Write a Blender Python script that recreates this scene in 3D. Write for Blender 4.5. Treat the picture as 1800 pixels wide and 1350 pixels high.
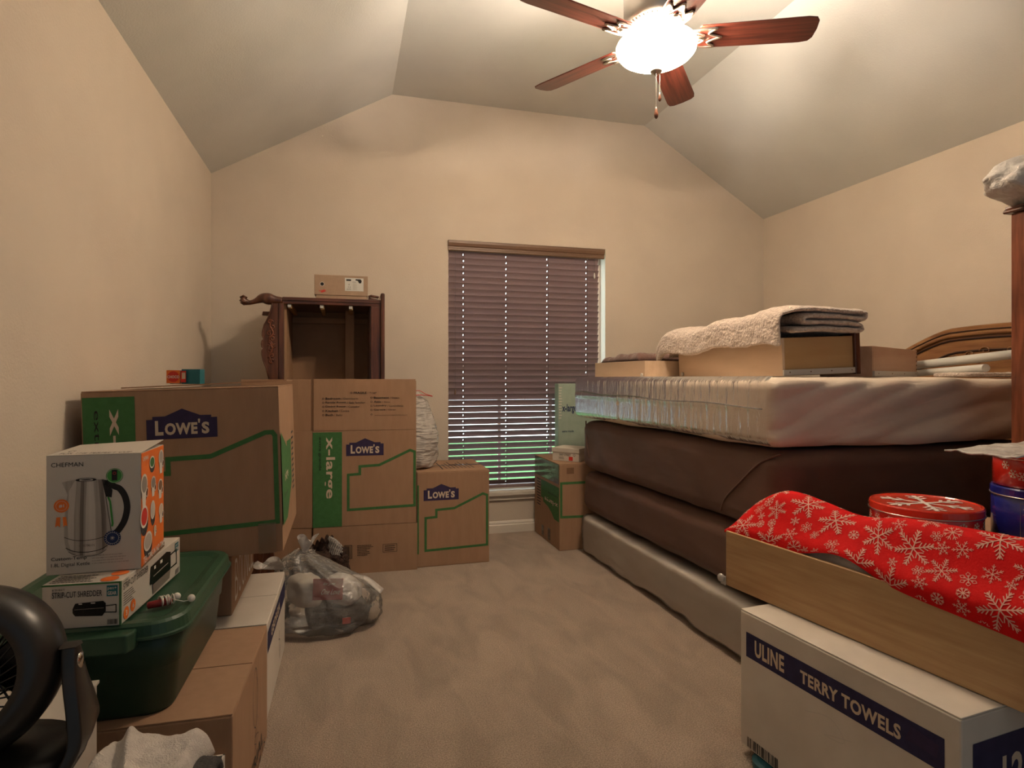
import bpy, bmesh, math, random
from mathutils import Vector, Matrix, noise
random.seed(7)
for o in list(bpy.data.objects): bpy.data.objects.remove(o)
SC = bpy.context.scene
COL = SC.collection
PI = math.pi

# ------------------------------------------------------------------ camera
cam = bpy.data.cameras.new('camera'); co = bpy.data.objects.new('camera', cam); COL.objects.link(co)
cam.sensor_width = 36; cam.lens = 21.18; cam.shift_y = -11/1800; cam.clip_start = .02
co.location = (0, 0, 1.13); co.rotation_euler = (PI/2, 0, -math.atan(295/1059))
SC.camera = co
SC.view_settings.view_transform = 'Standard'; SC.view_settings.look = 'None'
SC.view_settings.exposure = 0.55; SC.view_settings.gamma = 1; SC.view_settings.use_curve_mapping = False
# ------------------------------------------------------------------ world: hazy daylight sky, brighter on the garden side
w = bpy.data.worlds.new('world'); SC.world = w; w.use_nodes = True
nt = w.node_tree; bg = nt.nodes['Background']
tc = nt.nodes.new('ShaderNodeTexCoord'); sp = nt.nodes.new('ShaderNodeSeparateXYZ')
mr = nt.nodes.new('ShaderNodeMapRange'); mr.inputs[1].default_value = -.3; mr.inputs[2].default_value = .6
mr.inputs[3].default_value = .13; mr.inputs[4].default_value = 5.0
nt.links.new(tc.outputs['Generated'], sp.inputs[0]); nt.links.new(sp.outputs[1], mr.inputs[0])
nt.links.new(mr.outputs[0], bg.inputs[1]); bg.inputs[0].default_value = (.80, .93, 1.0, 1)
# ------------------------------------------------------------------ lamp strengths (used by the ceiling fan builder)
BULB_W = 36.0; BULB_COL = (1.0, .86, .72); BOWL_E = 24.0

# ------------------------------------------------------------------ materials
def L(c):  # sRGB 0-255 -> linear
    return tuple(((x/255)/12.92 if x/255 < .04045 else ((x/255+.055)/1.055)**2.4) for x in c)
def pm(name, c1, c2=None, scale=8, rough=.6, bump=0, bscale=60, metal=0, stretch=(1, 1, 1), spec=.4, detail=4,
       sheen=0, coat=0, emit=None, contrast=(.35, .65)):
    m = bpy.data.materials.new(name); m.use_nodes = True; t = m.node_tree; b = t.nodes['Principled BSDF']
    b.inputs['Roughness'].default_value = rough; b.inputs['Metallic'].default_value = metal
    b.inputs['Specular IOR Level'].default_value = spec; b.inputs['Sheen Weight'].default_value = sheen
    b.inputs['Coat Weight'].default_value = coat
    c1 = tuple(c1)+(1,); b.inputs['Base Color'].default_value = c1
    tcn = t.nodes.new('ShaderNodeTexCoord'); mp = t.nodes.new('ShaderNodeMapping')
    mp.inputs['Scale'].default_value = stretch; t.links.new(tcn.outputs['Object'], mp.inputs[0])
    if c2 is not None:
        n = t.nodes.new('ShaderNodeTexNoise'); n.inputs['Scale'].default_value = scale; n.inputs['Detail'].default_value = detail
        t.links.new(mp.outputs[0], n.inputs['Vector'])
        r = t.nodes.new('ShaderNodeValToRGB'); r.color_ramp.elements[0].color = c1; r.color_ramp.elements[1].color = tuple(c2)+(1,)
        r.color_ramp.elements[0].position = contrast[0]; r.color_ramp.elements[1].position = contrast[1]
        t.links.new(n.outputs[0], r.inputs[0]); t.links.new(r.outputs[0], b.inputs['Base Color'])
    if bump:
        n2 = t.nodes.new('ShaderNodeTexNoise'); n2.inputs['Scale'].default_value = bscale; n2.inputs['Detail'].default_value = 3
        t.links.new(mp.outputs[0], n2.inputs['Vector'])
        bp = t.nodes.new('ShaderNodeBump'); bp.inputs['Strength'].default_value = bump; bp.inputs['Distance'].default_value = .01
        t.links.new(n2.outputs[0], bp.inputs['Height']); t.links.new(bp.outputs[0], b.inputs['Normal'])
    if emit:
        b.inputs['Emission Color'].default_value = tuple(emit[0])+(1,); b.inputs['Emission Strength'].default_value = emit[1]
    return m
def wood(name, c1, c2, stretch=(1, 12, 12), scale=5, rough=.45, coat=0, bump=.05):
    return pm(name, c1, c2, scale=scale, rough=rough, stretch=stretch, detail=8, coat=coat, bump=bump, bscale=scale*4)
def film(name, tint, opac, rough=.15, bump=.5, bscale=20, stretch=(1, 1, 1), body=(.8, .78, .75), gl=.35):
    """thin plastic: see-through film with milky share and gloss"""
    m = bpy.data.materials.new(name); m.use_nodes = True; t = m.node_tree
    for n in list(t.nodes): t.nodes.remove(n)
    out = t.nodes.new('ShaderNodeOutputMaterial'); tr = t.nodes.new('ShaderNodeBsdfTransparent'); tr.inputs[0].default_value = tuple(tint)+(1,)
    df = t.nodes.new('ShaderNodeBsdfDiffuse'); df.inputs[0].default_value = tuple(body)+(1,)
    gs = t.nodes.new('ShaderNodeBsdfGlossy'); gs.inputs['Roughness'].default_value = rough
    m1 = t.nodes.new('ShaderNodeMixShader'); m1.inputs[0].default_value = opac
    m2 = t.nodes.new('ShaderNodeMixShader'); fr = t.nodes.new('ShaderNodeLayerWeight'); fr.inputs[0].default_value = gl
    tcn = t.nodes.new('ShaderNodeTexCoord'); mp = t.nodes.new('ShaderNodeMapping'); mp.inputs['Scale'].default_value = stretch
    n2 = t.nodes.new('ShaderNodeTexNoise'); n2.inputs['Scale'].default_value = bscale; n2.inputs['Detail'].default_value = 4
    bp = t.nodes.new('ShaderNodeBump'); bp.inputs['Strength'].default_value = bump; bp.inputs['Distance'].default_value = .02
    K = t.links.new
    K(tcn.outputs['Object'], mp.inputs[0]); K(mp.outputs[0], n2.inputs['Vector']); K(n2.outputs[0], bp.inputs['Height'])
    for q in (df, gs, fr): K(bp.outputs[0], q.inputs['Normal'])
    K(tr.outputs[0], m1.inputs[1]); K(df.outputs[0], m1.inputs[2]); K(fr.outputs['Fresnel'], m2.inputs[0])
    K(m1.outputs[0], m2.inputs[1]); K(gs.outputs[0], m2.inputs[2]); K(m2.outputs[0], out.inputs[0])
    return m

M = {}
M['wall'] = pm('wall_paint', (.61, .525, .43), (.64, .555, .455), 3, .75, .12, 130)
M['ceil'] = pm('ceiling_paint', (.60, .59, .55), (.63, .62, .575), 3, .8, .12, 130)
M['carpet'] = pm('carpet', (.30, .225, .165), (.585, .455, .345), 230, .95, .9, 300, sheen=.2, detail=4)
M['trimw'] = pm('trim_white', (.72, .66, .57), None, rough=.4)
M['card'] = pm('cardboard', (.345, .205, .122), (.375, .225, .136), 30, .8, .06, 90, stretch=(1, 1, .2))
M['card2'] = pm('cardboard_grey', (.36, .25, .17), (.39, .27, .185), 30, .8, .05, 90)
M['cardw'] = pm('cardboard_white', (.60, .54, .46), (.67, .61, .53), 6, .6, .05, 60)
M['cardin'] = pm('cardboard_edge', (.20, .11, .06), None, rough=.9)
M['black'] = pm('print_black', (.012, .010, .010), None, rough=.6)
M['green'] = pm('print_green', (.045, .155, .045), (.055, .18, .055), 40, .75)
M['navy'] = pm('print_purple', (.028, .018, .062), (.035, .022, .075), 40, .7)
M['navyb'] = pm('print_navy', (.012, .010, .055), (.02, .018, .075), 30, .6)
M['white'] = pm('print_white', (.70, .65, .58), None, rough=.6)
M['cream'] = pm('print_cream', (.62, .50, .38), None, rough=.7)
M['orange'] = pm('print_orange', (.80, .16, .02), (.85, .20, .03), 20, .45)
M['red'] = pm('print_red', (.60, .03, .02), None, rough=.5)
M['teal'] = pm('print_teal', (.01, .14, .17), None, rough=.5)
M['blueseal'] = pm('print_seal_blue', (.01, .03, .10), None, rough=.5)
M['greenseal'] = pm('print_seal_green', (.05, .28, .05), None, rough=.5)
M['steelp'] = pm('print_steel', (.34, .30, .26), (.46, .41, .36), 8, .45, stretch=(12, 1, .4))
M['steeld'] = pm('print_steel_dark', (.17, .14, .12), (.26, .22, .19), 8, .45, stretch=(12, 1, .4))
M['steell'] = pm('print_steel_light', (.52, .47, .42), (.60, .55, .49), 8, .45, stretch=(12, 1, .4))
M['tape'] = film('packing_tape', (.95, .9, .82), .25, .12, .15, 30, body=(.5, .36, .24))
M['boxwhite'] = pm('glossy_white_card', (.58, .53, .47), None, rough=.4, spec=.5)
M['totegreen'] = pm('tote_green', (.018, .047, .026), (.022, .055, .031), 8, .38, .03, 200)
M['totelid'] = pm('tote_lid_green', (.026, .070, .038), (.031, .080, .044), 8, .38, .03, 200)
M['fanblk'] = pm('black_plastic', (.018, .015, .013), None, rough=.33, spec=.5)
M['fandk'] = pm('grille_black', (.006, .006, .006), None, rough=.25)
M['chrome'] = pm('chrome', (.6, .58, .55), None, rough=.12, metal=1)
M['nickel'] = pm('brushed_nickel', (.62, .56, .50), None, rough=.3, metal=1)
M['blade'] = wood('cherry_blade', (.060, .011, .007), (.150, .032, .019), (1.0, 22, 22), 3, .35, .3)
M['bulbglass'] = pm('lit_frosted_glass', (.9, .85, .75), None, rough=.4, emit=((1.0, .83, .64), BOWL_E))
M['slat'] = pm('blind_slat', (.24, .165, .165), (.26, .18, .178), 20, .42, stretch=(.2, 6, 6))
M['valance'] = wood('valance_wood', (.16, .09, .055), (.20, .115, .07), (.5, 12, 12), 5, .4)
M['cord'] = pm('cord', (.10, .08, .09), None, rough=.8)
M['dark'] = wood('cherry_wood', (.055, .018, .009), (.13, .045, .022), (10, 10, 1), 5, .3, .5)
M['darkh'] = wood('cherry_wood_across', (.055, .018, .009), (.13, .045, .022), (1, 10, 10), 5, .3, .5)
M['chest'] = wood('cherry_chest', (.12, .032, .014), (.24, .075, .034), (9, 9, 1), 6, .3, .4)
M['oak'] = wood('oak_headboard', (.20, .085, .030), (.34, .165, .062), (10, 1, 10), 4, .35, .3)
M['groove'] = pm('dark_groove', (.035, .014, .008), None, rough=.6)
M['fibre'] = pm('fibreboard', (.36, .215, .12), (.39, .235, .135), 12, .75)
M['pale'] = wood('pale_plywood', (.54, .39, .265), (.63, .475, .335), (12, 1, 6), 2.2, .5)
M['palex'] = wood('pale_plywood_across', (.40, .24, .10), (.47, .30, .14), (1, 12, 8), 2.2, .45)
M['pinkw'] = wood('pink_maple', (.47, .28, .18), (.55, .35, .24), (1, 8, 6), 2.5, .5)
M['snowoak'] = wood('drawer_oak', (.42, .25, .115), (.53, .34, .17), (14, 1, 14), 4, .45)
M['railm'] = pm('white_rail', (.55, .52, .48), None, rough=.35, metal=.2)
M['brown'] = pm('brown_sheet', (.110, .056, .039), (.125, .066, .046), 3, .6, .25, 5, stretch=(1, .35, 3), sheen=.05, spec=.25)
M['mwhite'] = pm('white_mattress_cloth', (.66, .55, .44), (.72, .61, .50), 4, .6, .15, 9, stretch=(1, .5, 2))
M['bswhite'] = pm('grey_white_cloth', (.66, .59, .51), (.72, .65, .57), 4, .6, .2, 12)
M['wrap'] = film('mattress_wrap', (1, 1, 1), .10, .20, .40, 6, (1, 4, .8), gl=.14, body=(.75, .68, .6))
M['wrap2'] = film('boxspring_wrap', (1, 1, 1), .18, .22, .6, 9, (1, 1, 2), gl=.3)
M['sherpa'] = pm('sherpa_fleece', (.48, .385, .32), (.64, .53, .45), 75, .95, 1.0, 85, sheen=.4)
M['brcloth'] = pm('brown_cloth', (.14, .07, .055), (.18, .095, .075), 10, .9, .3, 60, sheen=.4)
M['redf'] = pm('red_fleece', (.56, .003, .004), (.62, .006, .006), 8, .8, .15, 200, spec=.15)
M['flake'] = pm('fleece_print_pale', (.68, .36, .29), None, rough=.8)
M['greyc'] = pm('grey_cloth', (.46, .42, .39), (.56, .52, .48), 20, .9, .4, 60)
M['towel'] = pm('white_terry', (.58, .52, .47), (.66, .60, .54), 60, .95, .5, 300, sheen=.3)
M['dkcloth'] = pm('charcoal_cloth', (.04, .038, .038), (.06, .055, .055), 60, .95, .5, 200)
M['pinkc'] = pm('pinkish_cloth', (.42, .33, .29), (.48, .38, .33), 20, .9, .4, 100)
M['tinred'] = pm('tin_red', (.52, .02, .01), None, rough=.25, spec=.6, coat=.4)
M['tinlid'] = pm('tin_lid_red', (.62, .04, .015), None, rough=.25, spec=.6, coat=.4)
M['tinblue'] = pm('tin_blue', (.008, .015, .20), None, rough=.22, spec=.6, coat=.4)
M['tinpic'] = pm('tin_snow_scene', (.30, .28, .24), (.05, .05, .04), 14, .4)
M['bagw'] = film('white_bag_plastic', (.95, .95, .95), .86, .3, .8, 25, gl=.25, body=(.66, .62, .58))
M['bagc'] = film('clear_bag_plastic', (.985, .98, .97), .20, .18, .8, 12, (1, 1, 2.5), gl=.32, body=(.80, .76, .70))
M['bagt'] = film('trash_bag_plastic', (.95, .95, .95), .92, .25, 1.0, 12, (1, 1, 5), gl=.3, body=(.55, .50, .45))
M['paper'] = pm('white_paper', (.66, .65, .60), (.60, .60, .56), 10, .5)
M['fur'] = pm('dark_fur', (.02, .010, .007), (.07, .036, .024), 60, .9, 1.0, 90)
M['glass'] = film('window_glass', (.96, .98, .97), .0, .02, 0, 5, gl=.08)
M['lawn'] = pm('lawn', (.08, .26, .06), (.13, .36, .09), 8, .9, .3, 60)
M['cardlit'] = pm('cardboard_window_lit', (.33, .42, .34), (.37, .46, .38), 20, .45)  # cardboard with the green light from the window mixed into its colour
M['bead'] = pm('tarnished_red', (.30, .02, .02), None, rough=.4)
M['tealtub'] = pm('teal_tub', (.02, .10, .12), None, rough=.4)

# lit bowl: frosted glass that glows and lets part of the bulbs' light straight through
_t = M['bulbglass'].node_tree; _b = _t.nodes['Principled BSDF']; _o = _t.nodes['Material Output']
_x = _t.nodes.new('ShaderNodeMixShader'); _x.inputs[0].default_value = .55; _r = _t.nodes.new('ShaderNodeBsdfTransparent'); _r.inputs[0].default_value = (1, .95, .88, 1)
_t.links.new(_b.outputs[0], _x.inputs[1]); _t.links.new(_r.outputs[0], _x.inputs[2]); _t.links.new(_x.outputs[0], _o.inputs[0])
# carpet: short pile with broad brushed patches
_t = M['carpet'].node_tree; _b = _t.nodes['Principled BSDF']; _src = _b.inputs['Base Color'].links[0].from_socket
_c = _t.nodes.new('ShaderNodeTexCoord'); _m = _t.nodes.new('ShaderNodeMapping'); _m.inputs['Rotation'].default_value = (0, 0, .5); _m.inputs['Scale'].default_value = (3.2, 1.3, 1)
_n = _t.nodes.new('ShaderNodeTexNoise'); _n.inputs['Scale'].default_value = 2.2; _n.inputs['Detail'].default_value = 5; _n.inputs['Distortion'].default_value = .8
_k = _t.nodes.new('ShaderNodeMapRange'); _k.inputs[1].default_value = .35; _k.inputs[2].default_value = .65; _k.inputs[3].default_value = .84; _k.inputs[4].default_value = 1.10
_v = _t.nodes.new('ShaderNodeVectorMath'); _v.operation = 'SCALE'
_t.links.new(_c.outputs['Object'], _m.inputs[0]); _t.links.new(_m.outputs[0], _n.inputs['Vector']); _t.links.new(_n.outputs[0], _k.inputs[0])
_t.links.new(_src, _v.inputs[0]); _t.links.new(_k.outputs[0], _v.inputs['Scale']); _t.links.new(_v.outputs[0], _b.inputs['Base Color'])

# ------------------------------------------------------------------ object helpers
def link(o, parent=None):
    COL.objects.link(o)
    if parent: o.parent = parent
    return o
def thing(name, label, cat, loc=(0, 0, 0), rz=0, group=None, rx=0, ry=0):
    o = bpy.data.objects.new(name, None); o.empty_display_size = .05; COL.objects.link(o)
    o.location = loc; o.rotation_euler = (rx, ry, rz); o['label'] = label; o['category'] = cat
    if group: o['group'] = group
    return o
def tag(o, label, cat, group=None):
    o['label'] = label; o['category'] = cat
    if group: o['group'] = group
    return o
def obj(name, mb, mats, parent=None, smooth=False, bevel=0, sub=0, solid=0, struct=False, segs=2, label=None):
    me = bpy.data.meshes.new(name); me.from_pydata([tuple(v) for v in mb.v], [], mb.f); 
    if not isinstance(mats, (list, tuple)): mats = [mats]
    for m in mats: me.materials.append(m)
    for p, mi in zip(me.polygons, mb.m):
        p.material_index = mi; p.use_smooth = smooth
    me.update()
    o = bpy.data.objects.new(name, me); link(o, parent)
    if solid:
        s = o.modifiers.new('s', 'SOLIDIFY'); s.thickness = solid; s.offset = 0
    if bevel:
        b = o.modifiers.new('b', 'BEVEL'); b.width = bevel; b.segments = segs; b.limit_method = 'ANGLE'; b.angle_limit = .6
    if sub:
        s = o.modifiers.new('u', 'SUBSURF'); s.levels = sub; s.render_levels = sub
    if struct: o['kind'] = 'structure'
    if label: o['label'] = label
    return o

class MB:
    def __init__(s): s.v = []; s.f = []; s.m = []
    def add(s, vs, fs, mi=0, T=None):
        n = len(s.v)
        s.v += [(T @ Vector(v)) if T else Vector(v) for v in vs]
        for f in fs: s.f.append([i+n for i in f]); s.m.append(mi)
        return s
    def box(s, x0, x1, y0, y1, z0, z1, mi=0, T=None):
        vs = [(x0, y0, z0), (x1, y0, z0), (x1, y1, z0), (x0, y1, z0), (x0, y0, z1), (x1, y0, z1), (x1, y1, z1), (x0, y1, z1)]
        return s.add(vs, [(0, 3, 2, 1), (4, 5, 6, 7), (0, 1, 5, 4), (1, 2, 6, 5), (2, 3, 7, 6), (3, 0, 4, 7)], mi, T)
    def prism(s, poly, h, T=None, mi=0):
        """poly in XY, extruded 0..h along Z, then placed by T"""
        n = len(poly); vs = [(x, y, 0) for x, y in poly]+[(x, y, h) for x, y in poly]
        a = sum(poly[i][0]*poly[(i+1) % n][1]-poly[(i+1) % n][0]*poly[i][1] for i in range(n))
        fs = [tuple(range(n))[::-1], tuple(range(n, 2*n))]+[(i, (i+1) % n, n+(i+1) % n, n+i) for i in range(n)]
        if a < 0: fs = [f[::-1] for f in fs]
        return s.add(vs, fs, mi, T)
    def lathe(s, prof, seg=32, T=None, mi=0, cap=True):
        vs = []; fs = []
        for r, z in prof:
            for k in range(seg):
                a = 2*PI*k/seg; vs.append((r*math.cos(a), r*math.sin(a), z))
        for i in range(len(prof)-1):
            for k in range(seg):
                fs.append((i*seg+k, i*seg+(k+1) % seg, (i+1)*seg+(k+1) % seg, (i+1)*seg+k))
        if cap:
            fs.append(tuple(range(seg))[::-1]); fs.append(tuple(range((len(prof)-1)*seg, len(prof)*seg)))
        return s.add(vs, fs, mi, T)
    def tube(s, pts, r, seg=8, mi=0, T=None, flat=1.0, up=None):
        pts = [Vector(p) for p in pts]; n = len(pts); rs = r if isinstance(r, (list, tuple)) else [r]*n
        vs = []; fs = []; ref = Vector(up) if up else Vector((0, 0, 1)); prev = None
        for i, p in enumerate(pts):
            t = (pts[min(i+1, n-1)]-pts[max(i-1, 0)]).normalized()
            if prev is None:
                a = ref if abs(t.dot(ref)) < .9 else Vector((1, 0, 0))
                u = t.cross(a).normalized()
            else:
                u = (prev-t*prev.dot(t)).normalized()
            prev = u; w2 = t.cross(u)
            for k in range(seg):
                g = 2*PI*k/seg; vs.append(p+u*math.cos(g)*rs[i]+w2*math.sin(g)*rs[i]*flat)
        for i in range(n-1):
            for k in range(seg):
                fs.append((i*seg+k, i*seg+(k+1) % seg, (i+1)*seg+(k+1) % seg, (i+1)*seg+k))
        fs.append(tuple(range(seg))[::-1]); fs.append(tuple(range((n-1)*seg, n*seg)))
        return s.add(vs, fs, mi, T)
    def grid(s, fn, nu, nv, mi=0, wrapu=False):
        vs = [fn(i/nu, j/nv) for j in range(nv+1) for i in range(nu+(0 if wrapu else 1))]
        W = nu if wrapu else nu+1
        fs = []
        for j in range(nv):
            for i in range(nu):
                i2 = (i+1) % W if wrapu else i+1
                fs.append((j*W+i, j*W+i2, (j+1)*W+i2, (j+1)*W+i))
        return s.add(vs, fs, mi)
def smooth_path(pts, n=6):
    """Catmull-Rom through points of any dimension"""
    pts = [tuple(p) for p in pts]; out = []
    for i in range(len(pts)-1):
        p0 = pts[max(i-1, 0)]; p1 = pts[i]; p2 = pts[i+1]; p3 = pts[min(i+2, len(pts)-1)]
        for k in range(n):
            t = k/n
            out.append(tuple(.5*(2*b+(c-a)*t+(2*a-5*b+4*c-d)*t*t+(3*b-a-3*c+d)*t**3) for a, b, c, d in zip(p0, p1, p2, p3)))
    out.append(pts[-1]); return out
def frame(o, u, v):
    u = Vector(u).normalized(); v = Vector(v).normalized(); n = u.cross(v)
    return Matrix(((u.x, v.x, n.x, o[0]), (u.y, v.y, n.y, o[1]), (u.z, v.z, n.z, o[2]), (0, 0, 0, 1)))
def N(x, y, z, sc=1.0, seed=0): return noise.noise(Vector((x*sc+seed*7.3, y*sc+seed*3.1, z*sc-seed*5.7)))
def FR(x, y, z, sc=1.0, seed=0, oc=4): return noise.fractal(Vector((x*sc+seed*7.3, y*sc+seed*3.1, z*sc-seed*5.7)), 1.0, 2.0, oc)
def softbox(sx, sy, sz, r, cuts, fn=None):
    """rounded box resting on z=0, centred in x,y; fn(p, n)->offset vector"""
    bm = bmesh.new(); bmesh.ops.create_cube(bm, size=1)
    bmesh.ops.subdivide_edges(bm, edges=bm.edges[:], cuts=cuts, use_grid_fill=True)
    mb = MB(); hx, hy, hz = sx/2, sy/2, sz/2
    for v in bm.verts:
        def rm(t, h):   # denser near the edges
            q = 2*t; return h*math.copysign(abs(q)**.8, q) if abs(q) < 1 else h*q
        p = Vector((rm(v.co.x, hx), rm(v.co.y, hy), rm(v.co.z, hz)))
        q = Vector((max(-hx+r, min(hx-r, p.x)), max(-hy+r, min(hy-r, p.y)), max(-hz+r, min(hz-r, p.z))))
        d = p-q; n = d.normalized() if d.length > 1e-9 else Vector((0, 0, 1))
        if d.length > 1e-9: p = q+n*r
        p.z += hz
        if fn: p = p+fn(p, n)
        mb.v.append(p)
    bm.verts.index_update()
    for f in bm.faces: mb.f.append([v.index for v in f.verts]); mb.m.append(0)
    bm.free(); return mb
# ---- lettering: the built-in font turned into flat mesh
_tc = {}
def glyphs(s, bold=0.0, font=None):
    k = (s, bold)
    if k in _tc: return _tc[k]
    cu = bpy.data.curves.new('t', 'FONT'); cu.body = s; cu.size = 1; cu.resolution_u = 3; cu.fill_mode = 'FRONT'; cu.offset = bold
    if bold: cu.space_character = 1+bold*2.2
    o = bpy.data.objects.new('t', cu); COL.objects.link(o)
    dg = bpy.context.evaluated_depsgraph_get(); me = bpy.data.meshes.new_from_object(o.evaluated_get(dg))
    vs = [(v.co.x, v.co.y) for v in me.vertices]; fs = [tuple(p.vertices) for p in me.polygons]
    bpy.data.objects.remove(o); bpy.data.curves.remove(cu); bpy.data.meshes.remove(me)
    x0 = min(v[0] for v in vs); x1 = max(v[0] for v in vs); y0 = min(v[1] for v in vs); y1 = max(v[1] for v in vs)
    _tc[k] = ([((x-x0)/(x1-x0), (y-y0)/(y1-y0)) for x, y in vs], fs, (x1-x0)/(y1-y0)); return _tc[k]
class Print:
    """flat print lying on a face of a thing: origin o, axes u, v (metres)"""
    def __init__(s, o, u, v, lift=.0008): s.T = frame(o, u, v); s.mb = MB(); s.mats = []; s.lift = lift
    def mi(s, m):
        if m not in s.mats: s.mats.append(m)
        return s.mats.index(m)
    def poly(s, pts, m, lv=0):
        a = sum(pts[i][0]*pts[(i+1) % len(pts)][1]-pts[(i+1) % len(pts)][0]*pts[i][1] for i in range(len(pts)))
        if a < 0: pts = pts[::-1]
        z = s.lift*(1+lv*.6); s.mb.add([(x, y, z) for x, y in pts], [tuple(range(len(pts)))], s.mi(m), s.T); return s
    def rect(s, x0, y0, x1, y1, m, lv=0): return s.poly([(x0, y0), (x1, y0), (x1, y1), (x0, y1)], m, lv)
    def disc(s, x, y, rx, m, lv=0, ry=None, n=24):
        ry = ry or rx; return s.poly([(x+rx*math.cos(2*PI*k/n), y+ry*math.sin(2*PI*k/n)) for k in range(n)], m, lv)
    def ring(s, x, y, r, wd, m, lv=0, ry=None, n=24):
        ry = ry or r; return s.line([(x+r*math.cos(2*PI*k/n), y+ry*math.sin(2*PI*k/n)) for k in range(n+1)], wd, m, lv)
    def line(s, pts, wd, m, lv=0):
        z = s.lift*(1+lv*.6); n = len(pts); mi = s.mi(m); L_ = []; R_ = []
        for i in range(n):
            d1 = Vector(pts[i])-Vector(pts[i-1]) if i else None
            d2 = Vector(pts[i+1])-Vector(pts[i]) if i < n-1 else None
            if n > 2 and Vector(pts[0]) == Vector(pts[-1]):
                if i == 0: d1 = Vector(pts[0])-Vector(pts[-2])
                if i == n-1: d2 = Vector(pts[1])-Vector(pts[0])
            d1 = (d1 or d2).normalized(); d2 = (d2 or d1).normalized()
            n1 = Vector((-d1.y, d1.x)); n2 = Vector((-d2.y, d2.x)); mm = (n1+n2)
            mm = mm/max(.35, mm.dot(n1)) if mm.length > 1e-6 else n1
            L_.append(Vector(pts[i])+mm*wd/2); R_.append(Vector(pts[i])-mm*wd/2)
        vs = [(p.x, p.y, z) for p in L_]+[(p.x, p.y, z) for p in R_]
        s.mb.add(vs, [(n+i, n+i+1, i+1, i) for i in range(n-1)], mi, s.T); return s
    def text(s, t, x0, y0, x1, y1, m, bold=0, lv=0, rot=0, keep=False, shear=0):
        """fit the words into the box; rot=-90 reads from top to bottom"""
        vs, fs, asp = glyphs(t, bold); z = s.lift*(1+lv*.6); out = []
        for a, b in vs:
            if rot == -90: X, Y = x0+b*(x1-x0), y1-a*(y1-y0)
            elif rot == 180: X, Y = x1-a*(x1-x0), y1-b*(y1-y0)
            else: X, Y = x0+a*(x1-x0)+shear*b, y0+b*(y1-y0)
            out.append((X, Y, z))
        s.mb.add(out, fs, s.mi(m), s.T); return s
    def done(s, name, parent, label=None): return obj(name, s.mb, s.mats, parent, label=label)

# ------------------------------------------------------------------ room
D = 4.26; XL = -.826; XR = 3.355; HW = 2.447; HC = 3.10; XA = .322; XB = 2.263; YF = -1.2
WX0, WX1, WZ0, WZ1 = .715, 1.93, .30, 2.115
obj('floor', MB().box(XL-.1, XR+.1, YF, D+.15, -.12, 0), M['carpet'], struct=True)
obj('wall_left', MB().box(XL-.12, XL, YF, D+.15, 0, HW+.1), M['wall'], struct=True)
obj('wall_right', MB().box(XR, XR+.12, YF, D+.15, 0, HW+.1), M['wall'], struct=True)
b = MB()
Tb = frame((0, D+.15, 0), (1, 0, 0), (0, 0, 1))     # prism grows towards -Y
b.prism([(XL-.1, 0), (WX0, 0), (WX0, HC+.1), (XA, HC+.1), (XL-.1, HW+.05)], .15, Tb)
b.prism([(WX1, 0), (XR+.1, 0), (XR+.1, HW+.05), (XB, HC+.1), (WX1, HC+.1)], .15, Tb)
b.prism([(WX0, 0), (WX1, 0), (WX1, WZ0), (WX0, WZ0)], .15, Tb)
b.prism([(WX0, WZ1), (WX1, WZ1), (WX1, HC+.1), (WX0, HC+.1)], .15, Tb)
obj('wall_back', b, M['wall'], struct=True)
b = MB(); Tc = frame((0, D+.15, 0), (1, 0, 0), (0, 0, 1)); ln = D+.15-YF
for (x0, z0), (x1, z1) in (((XL, HW), (XA, HC)), ((XA, HC), (XB, HC)), ((XB, HC), (XR, HW))):
    b.prism([(x0, z0), (x1, z1), (x1, z1+.12), (x0, z0+.12)], ln, Tc)
obj('ceiling', b, M['ceil'], struct=True)
def baseboard(name, a, c):
    a = Vector(a); c = Vector(c); d = (c-a); l = d.length
    prof = [(0, 0), (.016, 0), (.016, .055), (.011, .062), (.011, .072), (.005, .082), (0, .085)]
    T = frame(a, d.cross(Vector((0, 0, 1))), (0, 0, 1)); n = T.to_3x3() @ Vector((0, 0, 1))
    if n.dot(d) < 0: prof = prof
    mb = MB(); mb.prism(prof, l if n.dot(d) > 0 else -l, T); obj(name, mb, M['trimw'], struct=True)
baseboard('baseboard_back', (XR, D, 0), (XL, D, 0)) if False else baseboard('baseboard_back', (XL, D, 0), (XR, D, 0))
baseboard('baseboard_left', (XL, YF, 0), (XL, D, 0))
baseboard('baseboard_right', (XR, D, 0), (XR, YF, 0))
# window: frame, panes, sill
b = MB()
for (x0, x1, z0, z1) in ((WX0, WX0+.02, WZ0, WZ1), (WX1-.02, WX1, WZ0, WZ1), (WX0, WX1, WZ0, WZ0+.05), (WX0, WX1, WZ1-.05, WZ1), (WX0, WX1, 1.19, 1.23)):
    b.box(x0, x1, D+.10, D+.14, z0, z1)
for x in (1.12, 1.525): b.box(x-.011, x+.011, D+.11, D+.13, WZ0, WZ1)
wf = obj('window_1', b, M['trimw'], struct=True, bevel=.003)
obj('window_pane', MB().box(WX0+.02, WX1-.02, D+.118, D+.122, WZ0+.05, WZ1-.05), M['glass'], wf)
b = MB(); b.box(WX0-.03, WX1+.03, D-.035, D+.10, .272, .302); b.box(WX0-.02, WX1+.02, D-.012, D, .245, .272); b.box(WX0-.02, WX1+.02, D-.018, D, .238, .247)
obj('trim_1', b, M['trimw'], struct=True, bevel=.006)
# garden beyond the window
o = obj('ground', MB().box(-14, 18, D+.6, 14, -.5, -.4), M['lawn']); o['kind'] = 'structure'
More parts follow.
